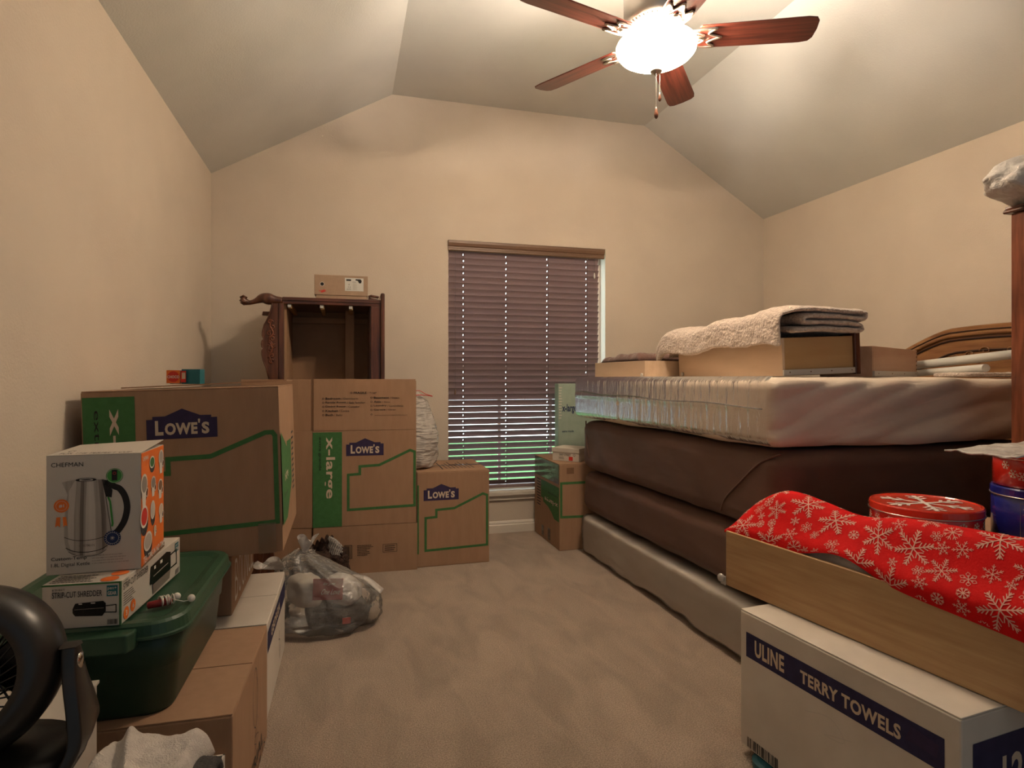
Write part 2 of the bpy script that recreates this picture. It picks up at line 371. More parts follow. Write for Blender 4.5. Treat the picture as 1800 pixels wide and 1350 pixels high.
# ------------------------------------------------------------------ window blind
bl = thing('window_blind', 'closed brown slatted blind filling the only window in the back wall', 'blind', (.72, D+.035, .32))
bw = 1.165; pitch = .0447; phi = math.radians(62.5); z_top = 1.70
cords = [.11, .43, .75, 1.065]
def slat(nm, zc, ph, x_off=0):
    segs = []; xs = [0.0]
    for c in cords: xs += [c-.0025, c+.0025]
    xs.append(bw)
    rows = [-.025, -.0165, -.0060, .0060, .0165, .025]; mb = MB(); idx = {}
    def vv(i, j):
        if (i, j) not in idx:
            s_ = rows[j]; crown = .0040*(1-(s_/.025)**2)
            y = s_*math.cos(ph)*-1+crown*math.sin(ph); z = s_*math.sin(ph)+crown*math.cos(ph)
            idx[(i, j)] = len(mb.v); mb.v.append(Vector((xs[i]+x_off, y, zc+z)))
        return idx[(i, j)]
    for i in range(len(xs)-1):
        for j in range(5):
            if i % 2 == 1 and j == 2: continue
            mb.f.append([vv(i, j), vv(i+1, j), vv(i+1, j+1), vv(i, j+1)]); mb.m.append(0)
    obj(nm, mb, M['slat'], bl, solid=.0022)
ns = int(z_top/pitch)+1
for k in range(ns):
    slat('slat', .045+k*pitch, phi+math.radians(random.uniform(-.5, .5)-14.0*max(0, 1-k/14)**.8), random.uniform(-.002, .002))
obj('bottom_rail', MB().box(0, bw, -.026, .026, .004, .024), M['slat'], bl, bevel=.004)
prof = [(0, 0), (.012, 0), (.016, .006), (.016, .016), (.011, .02), (.011, .030), (.018, .036), (.024, .055), (.024, .072), (0, .072)]
v_ = MB(); v_.prism(prof, 1.205, Matrix.Translation((0, 0, 1.718)) @ frame((1.198, -.028, 0), (0, -1, 0), (0, 0, 1)))
for q in v_.v: pass
obj('valance', v_, M['valance'], bl, bevel=.001)
obj('head_rail', MB().box(0, bw, -.022, .025, 1.725, 1.775), M['slat'], bl)
for c in cords:
    obj('ladder_cord', MB().tube([(c, -.026, .02), (c, -.026, 1.73)], .0012, 5), M['cord'], bl)
pc = obj('pull_cord', MB().tube([(.045, -.034, .72), (.045, -.034, 1.73)], .001, 5), M['cord'], bl)
obj('cord_tassel', MB().lathe([(.001, .03), (.004, .025), (.007, .0), (.005, -.012)], 10, Matrix.Translation((.045, -.034, .70))), M['valance'], pc)
wd_ = obj('tilt_wand', MB().tube([(1.12, -.034, 1.60), (1.12, -.034, 1.73)], .0012, 5), M['cord'], bl)
obj('cord_tassel', MB().lathe([(.001, .03), (.004, .025), (.007, .0), (.005, -.012)], 10, Matrix.Translation((1.12, -.034, 1.58))), M['paper'], wd_)

# ------------------------------------------------------------------ ceiling fan
FX, FY = 1.287, 2.32
fan = thing('ceiling_fan', 'ceiling fan with five cherry blades and a lit glass bowl', 'ceiling fan', (FX, FY, HC))
ZB = -.525   # blade plane below the ceiling
obj('canopy', MB().lathe([(.065, 0), (.068, -.02), (.05, -.055), (.018, -.07)], 32), M['nickel'], fan, smooth=True)
obj('downrod', MB().lathe([(.013, -.06), (.013, -.26)], 16), M['nickel'], fan, smooth=True)
obj('motor_housing', MB().lathe([(.02, -.235), (.05, -.245), (.09, -.27), (.125, -.30), (.138, -.33), (.138, -.43), (.130, -.45), (.125, -.465), (.09, -.478), (.06, -.49), (.05, -.50), (.055, -.520)], 48), M['nickel'], fan, smooth=True)
fl = MB()
for k in range(40):
    a = 2*PI*k/40; fl.tube([(.085*math.cos(a), .085*math.sin(a), -.482), (.122*math.cos(a), .122*math.sin(a), -.468)], .0035, 6)
obj('vent_ribs', fl, M['nickel'], fan, smooth=True)
BA = -.40
for k in range(5):
    a = BA+k*2*PI/5
    T = Matrix.Translation((0, 0, ZB)) @ Matrix.Rotation(a, 4, 'Z') @ Matrix.Rotation(math.radians(-12), 4, 'X')
    pts = [(.175, -.056), (.182, -.063), (.60, -.070), (.635, -.064), (.648, -.045), (.652, 0), (.648, .045), (.635, .064), (.60, .070), (.182, .063), (.175, .056)]
    bo = obj('blade', MB().prism(pts, .006), M['blade'], fan, bevel=.002); bo.matrix_basis = T
    bi = MB()
    bi.tube([T @ Vector(p) for p in ((.06, 0, .012), (.12, 0, .012), (.17, 0, -.003), (.20, 0, -.006))], [.014, .012, .014, .010], 8, flat=.5)
    for s in (-1, 1):
        bi.tube([T @ Vector(p) for p in smooth_path([(.10, 0, .004), (.135, s*.035, -.002), (.185, s*.050, -.005), (.245, s*.050, -.005), (.215, s*.024, -.005), (.270, 0, -.005)], 4)], .0055, 6)
        bi.tube([T @ Vector(p) for p in smooth_path([(.13, s*.008, 0), (.17, s*.03, -.005), (.20, s*.012, -.005)], 4)], .004, 6)
    obj('blade_bracket', bi, M['nickel'], fan, smooth=True)
lk = obj('light_fitter', MB().lathe([(.045, -.510), (.070, -.520), (.072, -.528), (.040, -.534), (.008, -.54), (.006, -.655), (.010, -.658)], 32), M['nickel'], fan, smooth=True)
ZR = -.545
bowlp = [(.166, ZR), (.170, ZR-.010), (.166, ZR-.028), (.152, ZR-.045), (.128, ZR-.060), (.095, ZR-.075), (.062, ZR-.092), (.035, ZR-.106), (.012, ZR-.112)]
bo = MB().lathe(bowlp+[(r-.004 if r > .02 else r, z+.004) for r, z in bowlp[::-1]], 48, cap=False)
bowl = obj('glass_bowl', bo, M['bulbglass'], fan, smooth=True)
obj('finial', MB().lathe([(.003, ZR-.104), (.026, ZR-.110), (.024, ZR-.117), (.012, ZR-.122), (.009, ZR-.128), (.002, ZR-.132)], 20), M['nickel'], fan, smooth=True)
for (dx, dy, ln_, s_) in ((-.004, -.008, .150, 1.25), (.014, -.006, .085, .95)):
    ch = obj('pull_chain', MB().tube([(dx, dy, ZR-.120), (dx, dy, ZR-.120-ln_)], .0013, 6), M['nickel'], fan)
    obj('wooden_pull', MB().lathe([(.002, 0), (.0035*s_, -.006), (.0075*s_, -.026*s_), (.0065*s_, -.034*s_), (.002, -.040*s_)], 14, Matrix.Translation((dx, dy, ZR-.120-ln_))), M['dark'], ch, smooth=True)
for k in range(3):
    a = 2*PI*k/3+.5
    l = bpy.data.lights.new('bulb', 'POINT'); l.energy = BULB_W; l.color = BULB_COL; l.shadow_soft_size = .022
    lo = bpy.data.objects.new('bulb_light', l); link(lo, fan); lo.location = (.10*math.cos(a), .10*math.sin(a), ZR-.016)

# ------------------------------------------------------------------ cartons
def carton(name, label, loc, rz, w, d, h, m=None, cat='box', group=None, rx=0, ry=0, tape=True, gap=.004, seam='x', bulge=0, flapm=None):
    """origin at the front left bottom corner: x along the width, y into depth"""
    m = m or M['card']; t = thing(name, label, cat, loc, rz, group, rx, ry)
    th = .004
    bm_ = MB()
    if bulge:
        sb = softbox(w, d, h-th, .002, 15, lambda p, n: Vector((n.x*bulge*max(0, 1-(2*p.y/d)**2)*max(0, 1-((2*p.z-h)/h)**2) if abs(n.x) > .7 else 0,
             n.y*bulge*.25*max(0, 1-(2*p.x/w)**2)*max(0, 1-((2*p.z-h)/h)**2) if abs(n.y) > .7 else 0, 0)))
        bm_.add([(v.x+w/2, v.y+d/2, v.z) for v in sb.v], sb.f)
        cb_ = obj('carton_body', bm_, m, t, smooth=True); cb_.data.set_sharp_from_angle(angle=.5)
    else:
        bm_.box(0, w, 0, d, 0, h-th)
        obj('carton_body', bm_, m, t, bevel=.004)
    for k in range(2):
        if seam == 'x':   # seam runs along x
            y0, y1 = (0.002, d/2-gap/2) if k == 0 else (d/2+gap/2, d-.002)
            f = MB().box(.001, w-.001, y0, y1, h-th, h)
        else:
            x0, x1 = (0.002, w/2-gap/2) if k == 0 else (w/2+gap/2, w-.002)
            f = MB().box(x0, x1, .001, d-.001, h-th, h)
        obj('top_flap', f, flapm or m, t, bevel=.0015)
    if tape:
        b = MB()
        if seam == 'x': b.box(-.0007, w+.0007, d/2-.024, d/2+.024, h, h+.0007).box(w+.0002, w+.0009, d/2-.024, d/2+.024, h-.06, h).box(-.0009, -.0002, d/2-.024, d/2+.024, h-.06, h)
        else: b.box(w/2-.024, w/2+.024, -.0007, d+.0007, h, h+.0007).box(w/2-.024, w/2+.024, -.0009, -.0002, h-.06, h)
        obj('packing_tape', b, M['tape'], t)
    return t
def house_logo(P, x0, y0, x1, y1, lv=0):
    """purple gabled plate with the store name"""
    W = x1-x0; H = y1-y0; q = lambda a, b: (x0+a*W, y0+b*H)
    P.poly([q(0, 0), q(1, 0), q(1, .68), q(.915, .68), q(.915, .76), q(.76, .76), q(.5, 1.0), q(.26, .76), q(.085, .76), q(.085, .66), q(0, .66)], M['navy'], lv)
    P.text('L', *q(.12, .13), *q(.235, .62), M['cream'], .045, lv+1)
    P.text('OWE', *q(.255, .13), *q(.715, .53), M['cream'], .045, lv+1)
    P.text("'", *q(.725, .50), *q(.755, .64), M['cream'], .03, lv+1)
    P.text('S', *q(.775, .13), *q(.885, .53), M['cream'], .045, lv+1)
def house_line(P, x0, y0, x1, y1, wd, lv=0, m=None):
    W = x1-x0; H = y1-y0; q = lambda a, b: (x0+a*W, y0+b*H)
    P.line([q(0, 0), q(0, .60), q(.17, .61), q(.17, .74), q(.46, .755), q(.93, 1.0), q(1, .97), q(1, .03), q(0, 0)], wd, m or M['green'], lv)
def small_lines(P, x0, y0, x1, y1, n, m, lv=0, ragged=.3):
    for k in range(n):
        y = y1-(k+.5)*(y1-y0)/n; h = (y1-y0)/n*.38
        x = x0
        xe = x1-random.uniform(0, ragged)*(x1-x0)
        while x < xe:
            wl = random.uniform(.03, .11)*(x1-x0); P.rect(x, y-h/2, min(x+wl, xe), y+h/2, m, lv); x += wl+.015*(x1-x0)
def barcode(P, x0, y0, x1, y1, lv=0):
    x = x0
    while x < x1:
        wd = random.choice((.012, .02, .035))*(x1-x0); P.rect(x, y0, min(x+wd, x1), y1, M['black'], lv); x += wd+random.choice((.012, .03))*(x1-x0)

# --- big store carton on top of the pile (front face X -.82 .. -.197)
W = .622
big = carton('moving_box', 'extra large store moving box lying atop the left pile, beside the left wall', (-.772, 2.156, .531), math.radians(0), .575, .585, .556, bulge=.003, ry=math.radians(-1.6), tape=False)
P = Print((0, 0, 0), (1, 0, 0), (0, 0, 1), .0014)
P.rect(.004, .05, .148, .536, M['green'])
P.text('x-large', .066, .08, .114, .498, M['cream'], .02, 1, rot=-90)
P.text('extra grande', .030, .12, .052, .495, M['black'], 0, 1, rot=-90)
house_logo(P, .179, .396, .385, .492)
P.line([(.19, .285), (.237, .285), (.237, .331), (.362, .333), (.530, .402), (.552, .402), (.560, .390), (.560, .102), (.19, .092), (.19, .285)], .015, M['green'])
P.done('printed_logo', big)
P = Print((.575, 0, 0), (0, 1, 0), (0, 0, 1), .0034)
P.poly([(.004, .085), (.004, .40), (.12, .36), (.20, .33), (.20, .35), (.36, .345), (.36, .18), (.16, .08)], M['green'])
P.text('x-large', .08, .21, .20, .26, M['cream'], .02, 1)
P.text('extra grande', .06, .165, .18, .185, M['black'], .01, 1)
for k in range(11): P.rect(.39, .14+k*.022, .47, .149+k*.022, M['black'])
P.done('printed_panel', big)
P = Print((0, 0, .556), (1, 0, 0), (0, 1, 0)); P.rect(.10, .14, .22, .17, M['green']); small_lines(P, .08, .03, .45, .09, 3, M['black']); P.rect(.45, .05, .56, .056, M['black']); P.done('printed_text', big)
fl = MB().box(.03, .58, .26, .50, .003, .007, T=Matrix.Translation((0, 0, .556)) @ Matrix.Rotation(math.radians(-1.2), 4, 'Y'))
obj('raised_flap', fl, M['card'], big)
obj('packing_tape', MB().box(.50, .555, -.0055, -.0048, -.0, .10), M['tape'], big)

# --- opened out flat carton standing behind, with both flaps spread
fb = thing('flattened_moving_box', 'opened store moving box standing upright with its top flaps raised', 'box', (-.172, 3.60, 0), math.radians(-3.0))
zc0, zc1, ztop = .276, .826, 1.122
pw = .582
obj('front_panel', MB().box(0, pw, 0, .006, zc0+.002, zc1-.002), M['card'], fb, bevel=.001)
obj('upper_flap', MB().box(.004, pw-.004, .001, .007, zc1, ztop), M['card'], fb, bevel=.001)
obj('lower_flap', MB().box(.003, pw+.006, .001, .007, 0, zc0), M['card'], fb, bevel=.001)
Ts = Matrix.Rotation(math.radians(-8), 4, 'Z')
obj('side_panel', MB().box(-.40, -.003, 0, .006, zc0, zc1, T=Ts), M['card'], fb, bevel=.001)
obj('side_flap', MB().box(-.395, -.012, .002, .008, zc1+.002, ztop-.002, T=Ts), M['card'], fb, bevel=.001)
obj('side_flap', MB().box(-.395, -.008, .002, .008, 0.002, zc0-.002, T=Ts), M['card'], fb, bevel=.001)
obj('back_panel', MB().box(0, pw, .012, .018, 0, ztop-.01), M['card'], fb, bevel=.001)
P = Print((0, 0, 0), (1, 0, 0), (0, 0, 1))
P.rect(.0, .277, .160, .818, M['green'])
P.text('x-large', .058, .44, .122, .79, M['cream'], .02, 1, rot=-90); P.text('extra grande', .030, .60, .048, .79, M['black'], 0, 1, rot=-90)
house_logo(P, .183, .680, .394, .780)
house_line(P, .195, .370, .572, .705, .015)
P.done('printed_logo', fb)
P = Print((0, 0, 0), (1, 0, 0), (0, 0, 1), .0012)
def room_row(x, y, a, b_, wa, wb, h=.0125):
    P.ring(x, y+.006, .0048, .0018, M['black'], n=10)
    P.text(a, x+.013, y, x+.013+wa, y+h, M['black'], .018); P.text('/ '+b_, x+.019+wa, y, x+.019+wa+wb, y+h*.9, M['black'])
room_row(.212, 1.037, 'FRAGILE', 'Fragil', .073, .048)
for k, (a, b_, wa, wb) in enumerate((('Bedroom', 'Dormitorio', .082, .092), ('Family Room', 'Sala familiar', .112, .102), ('Dining Room', 'Comedor', .110, .072), ('Kitchen', 'Cocina', .068, .056), ('Bath', 'Baño', .042, .044))):
    room_row(.057, 1.005-k*.0235, a, b_, wa, wb)
for k, (a, b_, wa, wb) in enumerate((('Basement', 'Sótano', .086, .054), ('Attic', 'Ático', .042, .044), ('Laundry', 'Lavandería', .072, .090), ('Garage', 'Garaje', .066, .052))):
    room_row(.325, 1.008-k*.0235, a, b_, wa, wb)
P.ring(.325, .917, .0048, .0018, M['black'], n=4); P.rect(.343, .911, .530, .9125, M['black'])
P.done('room_checklist', fb)
P = Print((0, 0, 0), (1, 0, 0), (0, 0, 1), .0006)
P.line([(.175, .09), (.215, .09), (.215, .165), (.175, .165), (.175, .09)], .003, M['black']); barcode(P, .182, .095, .21, .16)
small_lines(P, .245, .10, .35, .165, 7, M['black'], ragged=.5)
P.line([(.39, .115), (.47, .115), (.47, .16), (.39, .16), (.39, .115)], .002, M['black']); small_lines(P, .40, .12, .46, .155, 3, M['black'])
P.done('printed_text', fb)

# --- medium store carton at the window
sm = carton('moving_box', 'store moving box on the carpet under the white drawstring bag, left of the window sill', (.416, 3.60, 0), math.radians(0), .442, .495, .567, tape=True)
P = Print((0, 0, 0), (1, 0, 0), (0, 0, 1))
house_logo(P, .040, .395, .252, .492); house_line(P, .052, .098, .428, .422, .014)
P.rect(.003, .08, .012, .49, M['green']); P.done('printed_logo', sm)
P = Print((0, 0, .567), (1, 0, 0), (0, 1, 0)); 
for k in range(8): P.line([(.20+k*.024, .10), (.19+k*.024, .10+.18+.05*(k % 3))], .006, M['black'])
P.rect(.165, .08, .172, .36, M['black']); P.done('printed_text', sm)

# --- right hand cartons by the window
rb = carton('moving_box', 'store moving box on the carpet right of the window, shoe box on top', (1.352, 3.70, 0), math.radians(0), .44, .53, .565, tape=False)
P = Print((0, .53, 0), (0, -1, 0), (0, 0, 1))
P.poly([(.15, .41), (.525, .41), (.525, .185), (.43, .185), (.37, .22), (.30, .245), (.20, .26), (.20, .285), (.15, .285)], M['green'])
P.text('x-large', .23, .27, .50, .31, M['cream'], .02, 1, rot=180); P.text('extra grande', .30, .335, .50, .352, M['black'], .01, 1, rot=180)
for k in range(10): P.rect(.06, .22+k*.02, .14, .228+k*.02, M['black'])
P.rect(.09, .455, .10, .50, M['white'])
P.done('printed_logo', rb)
P = Print((0, 0, 0), (1, 0, 0), (0, 0, 1)); P.line([(.012, .44), (.012, .22), (.40, .21), (.40, .44), (.012, .44)], .016, M['green']); P.rect(.05, .50, .10, .54, M['cardin']); P.done('printed_outline', rb)
for q4 in ((.18, .235, .02, .10), (.32, .37, .02, .09), (.01, .525, .43, .56)): obj('packing_tape', MB().box(-.0012, -.0004, *q4), M['tape'], rb)
rb2 = carton('moving_box', 'flat moving box with green window light in its colour, upright at the right edge of the window blind', (1.50, 4.13, .567), math.radians(0), .42, .08, .52, m=M['cardlit'], tape=False)
P = Print((0, 0, 0), (1, 0, 0), (0, 0, 1)); P.text('x-large', .03, .30, .14, .37, M['blueseal'], .03); P.text('extra grande', .03, .16, .12, .18, M['blueseal'], .02); small_lines(P, .005, .26, .03, .50, 12, M['white']); P.done('printed_text', rb2)
sh = thing('shoe_box', 'white shoe box with a red sticker, on the box right of the window', 'shoe box', (1.374, 3.90, .566), math.radians(-48))
obj('box_base', MB().box(0, .20, 0, .17, 0, .062), M['cardw'], sh, bevel=.002)
obj('lid', MB().box(-.004, .204, -.004, .174, .058, .088), M['cardw'], sh, bevel=.002)
P = Print((0, 0, 0), (1, 0, 0), (0, 0, 1)); P.rect(.125, .006, .155, .032, M['red']); P.text('EASY STREET', .055, .036, .14, .05, M['black'], .01); P.ring(.165, .044, .007, .002, M['black']); small_lines(P, .05, .012, .10, .03, 3, M['black']); P.done('printed_text', sh)

# --- pile at the left: aerial box, white box, brown box, wood boards
ae = carton('cardboard_box', 'plain brown box printed with a balloon, carrying the green tote', (-.783, 1.530, 0), math.radians(-1.6), .535, .52, .352, tape=False, seam='x')
P = Print((.535, 0, 0), (0, 1, 0), (0, 0, 1), .0012)
P.ring(.30, .235, .036, .003, M['black'], ry=.082); P.line([(.32, .285), (.33, .265), (.325, .255)], .002, M['black'])
P.line(smooth_path([(.30, .153), (.31, .14), (.29, .13), (.32, .125), (.285, .115), (.31, .10), (.30, .09)], 4), .002, M['black'])
P.line(smooth_path([(.335, .17), (.345, .14), (.33, .12), (.35, .11), (.30, .095), (.29, .08)], 4), .002, M['black'])
P.text('AERIAL', .17, .038, .43, .078, M['black'], .01); P.text('BOUQUETS', .13, .004, .47, .030, M['black']); P.done('printed_logo', ae)
wb = carton('cardboard_box', 'white box with a navy stripe, behind the balloon box on the carpet', (-.80, 2.135, 0), math.radians(-.5), .555, .56, .318, m=M['cardw'], tape=False)
P = Print((.555, 0, 0), (0, 1, 0), (0, 0, 1), .0012)
P.rect(.01, .215, .555, .285, M['navyb']); P.text('GEORGIA', .10, .232, .36, .268, M['cream'], .03, 1)
P.line(smooth_path([(.34, .08), (.36, .15), (.33, .13), (.37, .11), (.35, .05), (.38, .09), (.36, .04)], 5), .003, M['black']); P.done('printed_stripe', wb)
bb = carton('cardboard_box', 'brown box with white outline letters, between the tote and the extra large box', (-.76, 2.235, .319), 0, .392, .50, .205, tape=False)
P = Print((.392, 0, 0), (0, 1, 0), (0, 0, 1), .0012)
for k, ch_ in enumerate('BOUNCE'):
    P.text(ch_, .05+k*.075, .03, .11+k*.075, .175, M['white'], -.012)
P.done('printed_letters', bb)
wo = thing('wooden_boards', 'dark cherry bed rail boards leaning behind the white box with a navy stripe', 'boards', (-.70, 3.10, 0))
for k in range(4):
    obj('board', MB().box(0, .09, 0, .022, 0, .50, T=Matrix.Translation((k*.105-.02, k*.012, 0)) @ Matrix.Rotation(math.radians((-6, 4, 9, -3)[k]), 4, 'Y')), M['dark'], wo, bevel=.004)

# --- green tote
to = thing('storage_tote', 'dark green plastic storage tote with its lid on, on the balloon box', 'storage tote', (-.585, 1.82, .3525), math.radians(-1))
def rrect(hx, hy, r, n=8):
    p = []
    for cx, cy, a0 in ((hx-r, hy-r, 0), (-hx+r, hy-r, 90), (-hx+r, -hy+r, 180), (hx-r, -hy+r, 270)):
        for k in range(n+1):
            a = math.radians(a0+90*k/n); p.append((cx+r*math.cos(a), cy+r*math.sin(a)))
    return p
def loft(rings, mi=0, cap0=True, cap1=True):
    mb = MB(); n = len(rings[0][0])
    for r, z in rings: mb.v += [Vector((x, y, z)) for x, y in r]
    for i in range(len(rings)-1):
        for k in range(n): mb.f.append([i*n+k, i*n+(k+1) % n, (i+1)*n+(k+1) % n, (i+1)*n+k]); mb.m.append(mi)
    if cap0: mb.f.append(list(range(n))[::-1]); mb.m.append(mi)
    if cap1: mb.f.append([(len(rings)-1)*n+k for k in range(n)]); mb.m.append(mi)
    return mb
hx, hy = .195, .265
obj('tub', loft([(rrect(hx, hy-.01, .05), 0), (rrect(hx+.006, hy-.004, .055), .01), (rrect(hx+.016, hy+.004, .055), .11), (rrect(hx+.020, hy+.008, .055), .113), (rrect(hx+.026, hy+.014, .06), .205)]), M['totegreen'], to, smooth=True)
hx2, hy2 = hx+.046, hy+.040
lid = obj('lid', loft([(rrect(hx2-.004, hy2-.004, .075), .190), (rrect(hx2, hy2, .08), .192), (rrect(hx2, hy2, .08), .197), (rrect(hx2-.004, hy2-.004, .078), .199), (rrect(hx2-.008, hy2-.008, .075), .222), (rrect(hx2-.014, hy2-.014, .07), .2275), (rrect(hx2-.032, hy2-.032, .055), .2275), (rrect(hx2-.050, hy2-.050, .045), .2215)]), M['totelid'], to, smooth=False)
b = MB().prism([(-.145, -.012), (-.135, -.030), (.135, -.030), (.145, -.012), (.145, .02), (-.145, .02)], .040, Matrix.Translation((0, -hy2, .178)))
obj('handle_flap', b, M['totelid'], to, bevel=.004)
obj('handle_flap', MB().prism([(-.145, .012), (-.135, .030), (.135, .030), (.145, .012), (.145, -.02), (-.145, -.02)], .040, Matrix.Translation((0, hy2, .178))), M['totelid'], to, bevel=.004)

# --- shredder box, kettle box, earbuds
def printer_pic(P, x0, y0, x1, y1, lv=1):
    W = x1-x0; H = y1-y0; q = lambda a, b: (x0+a*W, y0+b*H)
    P.poly([q(.0, .55), q(.06, .85), q(.70, .92), q(.76, .78), q(.76, .32), q(.68, .05), q(.06, .12), q(0, .30)], M['fandk'], lv)
    P.line([q(.76, .62), q(1, .66), q(1, .22), q(.72, .26)], .05*H, M['fandk'], lv)
    P.line([q(.04, .50), q(.72, .52)], .03*H, M['steeld'], lv+1); P.rect(*q(.14, .78), *q(.22, .84), M['white'], lv+1); P.rect(*q(.42, .80), *q(.52, .86), M['white'], lv+1)
sx = thing('shredder_box', 'white and green strip-cut shredder box on the green tote lid', 'box', (-.632, 1.533, .581), math.radians(-4.5))
sw, sd, shh = .155, .376, .098
obj('carton_body', MB().box(0, sw, 0, sd, 0, shh), M['boxwhite'], sx, bevel=.0015)
P = Print((0, 0, 0), (1, 0, 0), (0, 0, 1))
P.rect(0, .094, sw, shh, M['green']); P.rect(sw-.003, 0, sw, shh, M['green'])
P.text('STRIP-CUT SHREDDER', .020, .068, .118, .081, M['black'], .006); P.text('6 SHEET', .020, .084, .045, .088, M['black'])
P.rect(.127, .066, .149, .090, M['teal']); P.text('pen+', .129, .079, .147, .087, M['white'], 0, 1); P.text('GEAR', .129, .069, .147, .077, M['white'], .02, 1)
printer_pic(P, .06, .022, .146, .060); barcode(P, .128, .004, .149, .015)
P.done('printed_front', sx)
P = Print((sw, 0, 0), (0, 1, 0), (0, 0, 1))
P.rect(0, 0, .003, shh, M['green'])
P.text('STRIP-CUT SHREDDER', .012, .073, .150, .088, M['black'], .006); P.text('6 SHEET', .012, .090, .04, .094, M['black'])
small_lines(P, .012, .036, .075, .068, 6, M['black']); P.disc(.026, .018, .014, M['orange']); P.disc(.062, .022, .014, M['orange']); P.text('3', .022, .012, .030, .024, M['white'], .02, 1); P.text('6', .058, .016, .066, .028, M['white'], .02, 1)
P.rect(.335, .066, .362, .090, M['teal']); P.text('GEAR', .338, .070, .359, .078, M['white'], .02, 1); P.text('pen+', .338, .080, .359, .087, M['white'], 0, 1)
W_, H_ = .16, .075
P.poly([(.16, .035), (.165, .078), (.27, .086), (.30, .078), (.30, .038), (.29, .01), (.18, .006), (.175, .032)], M['fandk'], 1)
P.poly([(.178, .006), (.29, .010), (.298, .032), (.175, .030)], M['steeld'], 2); P.line([(.30, .07), (.345, .072), (.345, .034), (.30, .034)], .004, M['fandk'], 1); P.rect(.185, .066, .195, .074, M['white'], 2); P.rect(.225, .068, .24, .076, M['white'], 2); P.line([(.18, .05), (.28, .054)], .002, M['steelp'], 2)
barcode(P, .335, .004, .365, .018); P.done('printed_side', sx)
P = Print((0, 0, shh), (1, 0, 0), (0, 1, 0))
P.disc(.125, .02, .018, M['orange']); P.disc(.130, .06, .018, M['orange']); small_lines(P, .01, .004, .10, .06, 5, M['black']); P.done('printed_top', sx)

kt = thing('kettle_box', 'white and orange electric kettle box standing on the shredder box', 'box', (-.6515, 1.600, .680), math.radians(.8))
kw, kd, kh = .190, .195, .272
obj('carton_body', MB().box(0, kw, 0, kd, 0, kh), M['boxwhite'], kt, bevel=.0015)
obj('top_flap', MB().add([(0, 0, kh), (kw, 0, kh), (kw, kd, kh+.012), (0, kd, kh+.004), (0, 0, kh+.001), (kw, 0, kh+.001), (kw, kd, kh+.013), (0, kd, kh+.005)],
    [(0, 3, 2, 1), (4, 5, 6, 7), (0, 1, 5, 4), (1, 2, 6, 5), (2, 3, 7, 6), (3, 0, 4, 7)]), M['boxwhite'], kt)
P = Print((0, 0, 0), (1, 0, 0), (0, 0, 1), .0005)
P.text('CHEFMAN', .010, .246, .073, .256, M['black'])
q = lambda a, b: (a/1110*kw, kh-b/1165*kh)     # drawn on the box front in its own proportions
Q = lambda pts: [q(*p) for p in smooth_path(pts, 5)]
left = [(245, 215), (262, 255), (285, 330), (272, 340), (238, 480), (218, 640), (212, 800), (225, 900), (245, 950)]
P.poly([q(300, 245), *[q(*p) for p in smooth_path([(245, 380), (220, 520), (205, 680), (205, 800), (222, 890), (255, 945), (330, 985), (470, 1000), (620, 985), (700, 940), (735, 860), (745, 760), (728, 620), (700, 430), (668, 245)], 5)]], M['steelp'])
P.poly([q(180, 262), q(245, 250), q(330, 240), q(275, 300), q(245, 385), q(228, 340)], M['steelp'], 1)
P.poly([q(262, 350), q(330, 250), q(350, 250), q(320, 600), q(318, 940), q(280, 930), q(255, 850), q(250, 640)], M['steell'], 1)
P.poly([q(470, 246), q(545, 246), q(565, 500), q(575, 980), q(450, 990), q(455, 520)], M['steell'], 1)
P.poly([q(400, 250), q(440, 250), q(430, 600), q(425, 990), q(385, 985), q(385, 600)], M['steeld'], 1)
P.poly([q(600, 250), q(650, 250), q(695, 600), q(705, 900), q(650, 960), q(640, 600)], M['steeld'], 1)
P.disc(*q(460, 245), .021, M['black'], 2, ry=.0042); P.ring(*q(462, 245), .013, .0016, M['steell'], 3, ry=.0022)
P.line(Q([(208, 800), (330, 835), (480, 842), (620, 828), (740, 795)]), .0012, M['black'], 2)
P.line(Q([(225, 905), (330, 945), (480, 958), (620, 942), (712, 905)]), .0016, M['black'], 2)
P.line(Q([(255, 945), (350, 985), (480, 1000), (600, 988), (700, 945)]), .0008, M['black'], 2)
P.text('CHEFMAN', *q(380, 905), *q(560, 880), M['steeld'], .01, 2)
P.line(Q([(690, 270), (790, 320), (860, 350), (920, 430), (945, 540), (915, 660), (860, 740), (800, 790), (765, 775)]), .0135, M['black'], 1)
P.poly([q(642, 248), q(700, 255), q(770, 360), q(760, 430), q(690, 420)], M['black'], 1)
P.line([q(718, 425), q(742, 470), q(772, 690), q(765, 720)], .004, M['greenseal'], 2); P.line([q(690, 420), q(755, 760)], .0012, M['black'], 2)
P.disc(*q(795, 215), .0172, M['greenseal'], 3); P.rect(*q(762, 262), *q(828, 155), M['black'], 4); P.ring(*q(795, 215), .0155, .0006, M['white'], 4); P.ring(*q(795, 190), .0028, .0008, M['red'], 5)
P.disc(*q(770, 835), .0172, M['blueseal'], 3); P.ring(*q(770, 835), .0128, .0006, M['white'], 4)
for k in range(8):
    a = k*PI/4; c_ = q(770, 835); P.line([c_, (c_[0]+.005*math.cos(a), c_[1]+.005*math.sin(a))], .0006, M['white'], 4)
for k in range(20):
    a = k*PI/10; c_ = q(770, 835); P.disc(c_[0]+.0148*math.cos(a), c_[1]+.0148*math.sin(a), .0007, M['white'], 4, n=6)
P.poly([q(120, 600), q(165, 600), q(160, 700), q(135, 680), q(105, 695)], M['orange'], 2); P.poly([q(190, 600), q(230, 600), q(245, 690), q(220, 680), q(200, 700)], M['orange'], 2)
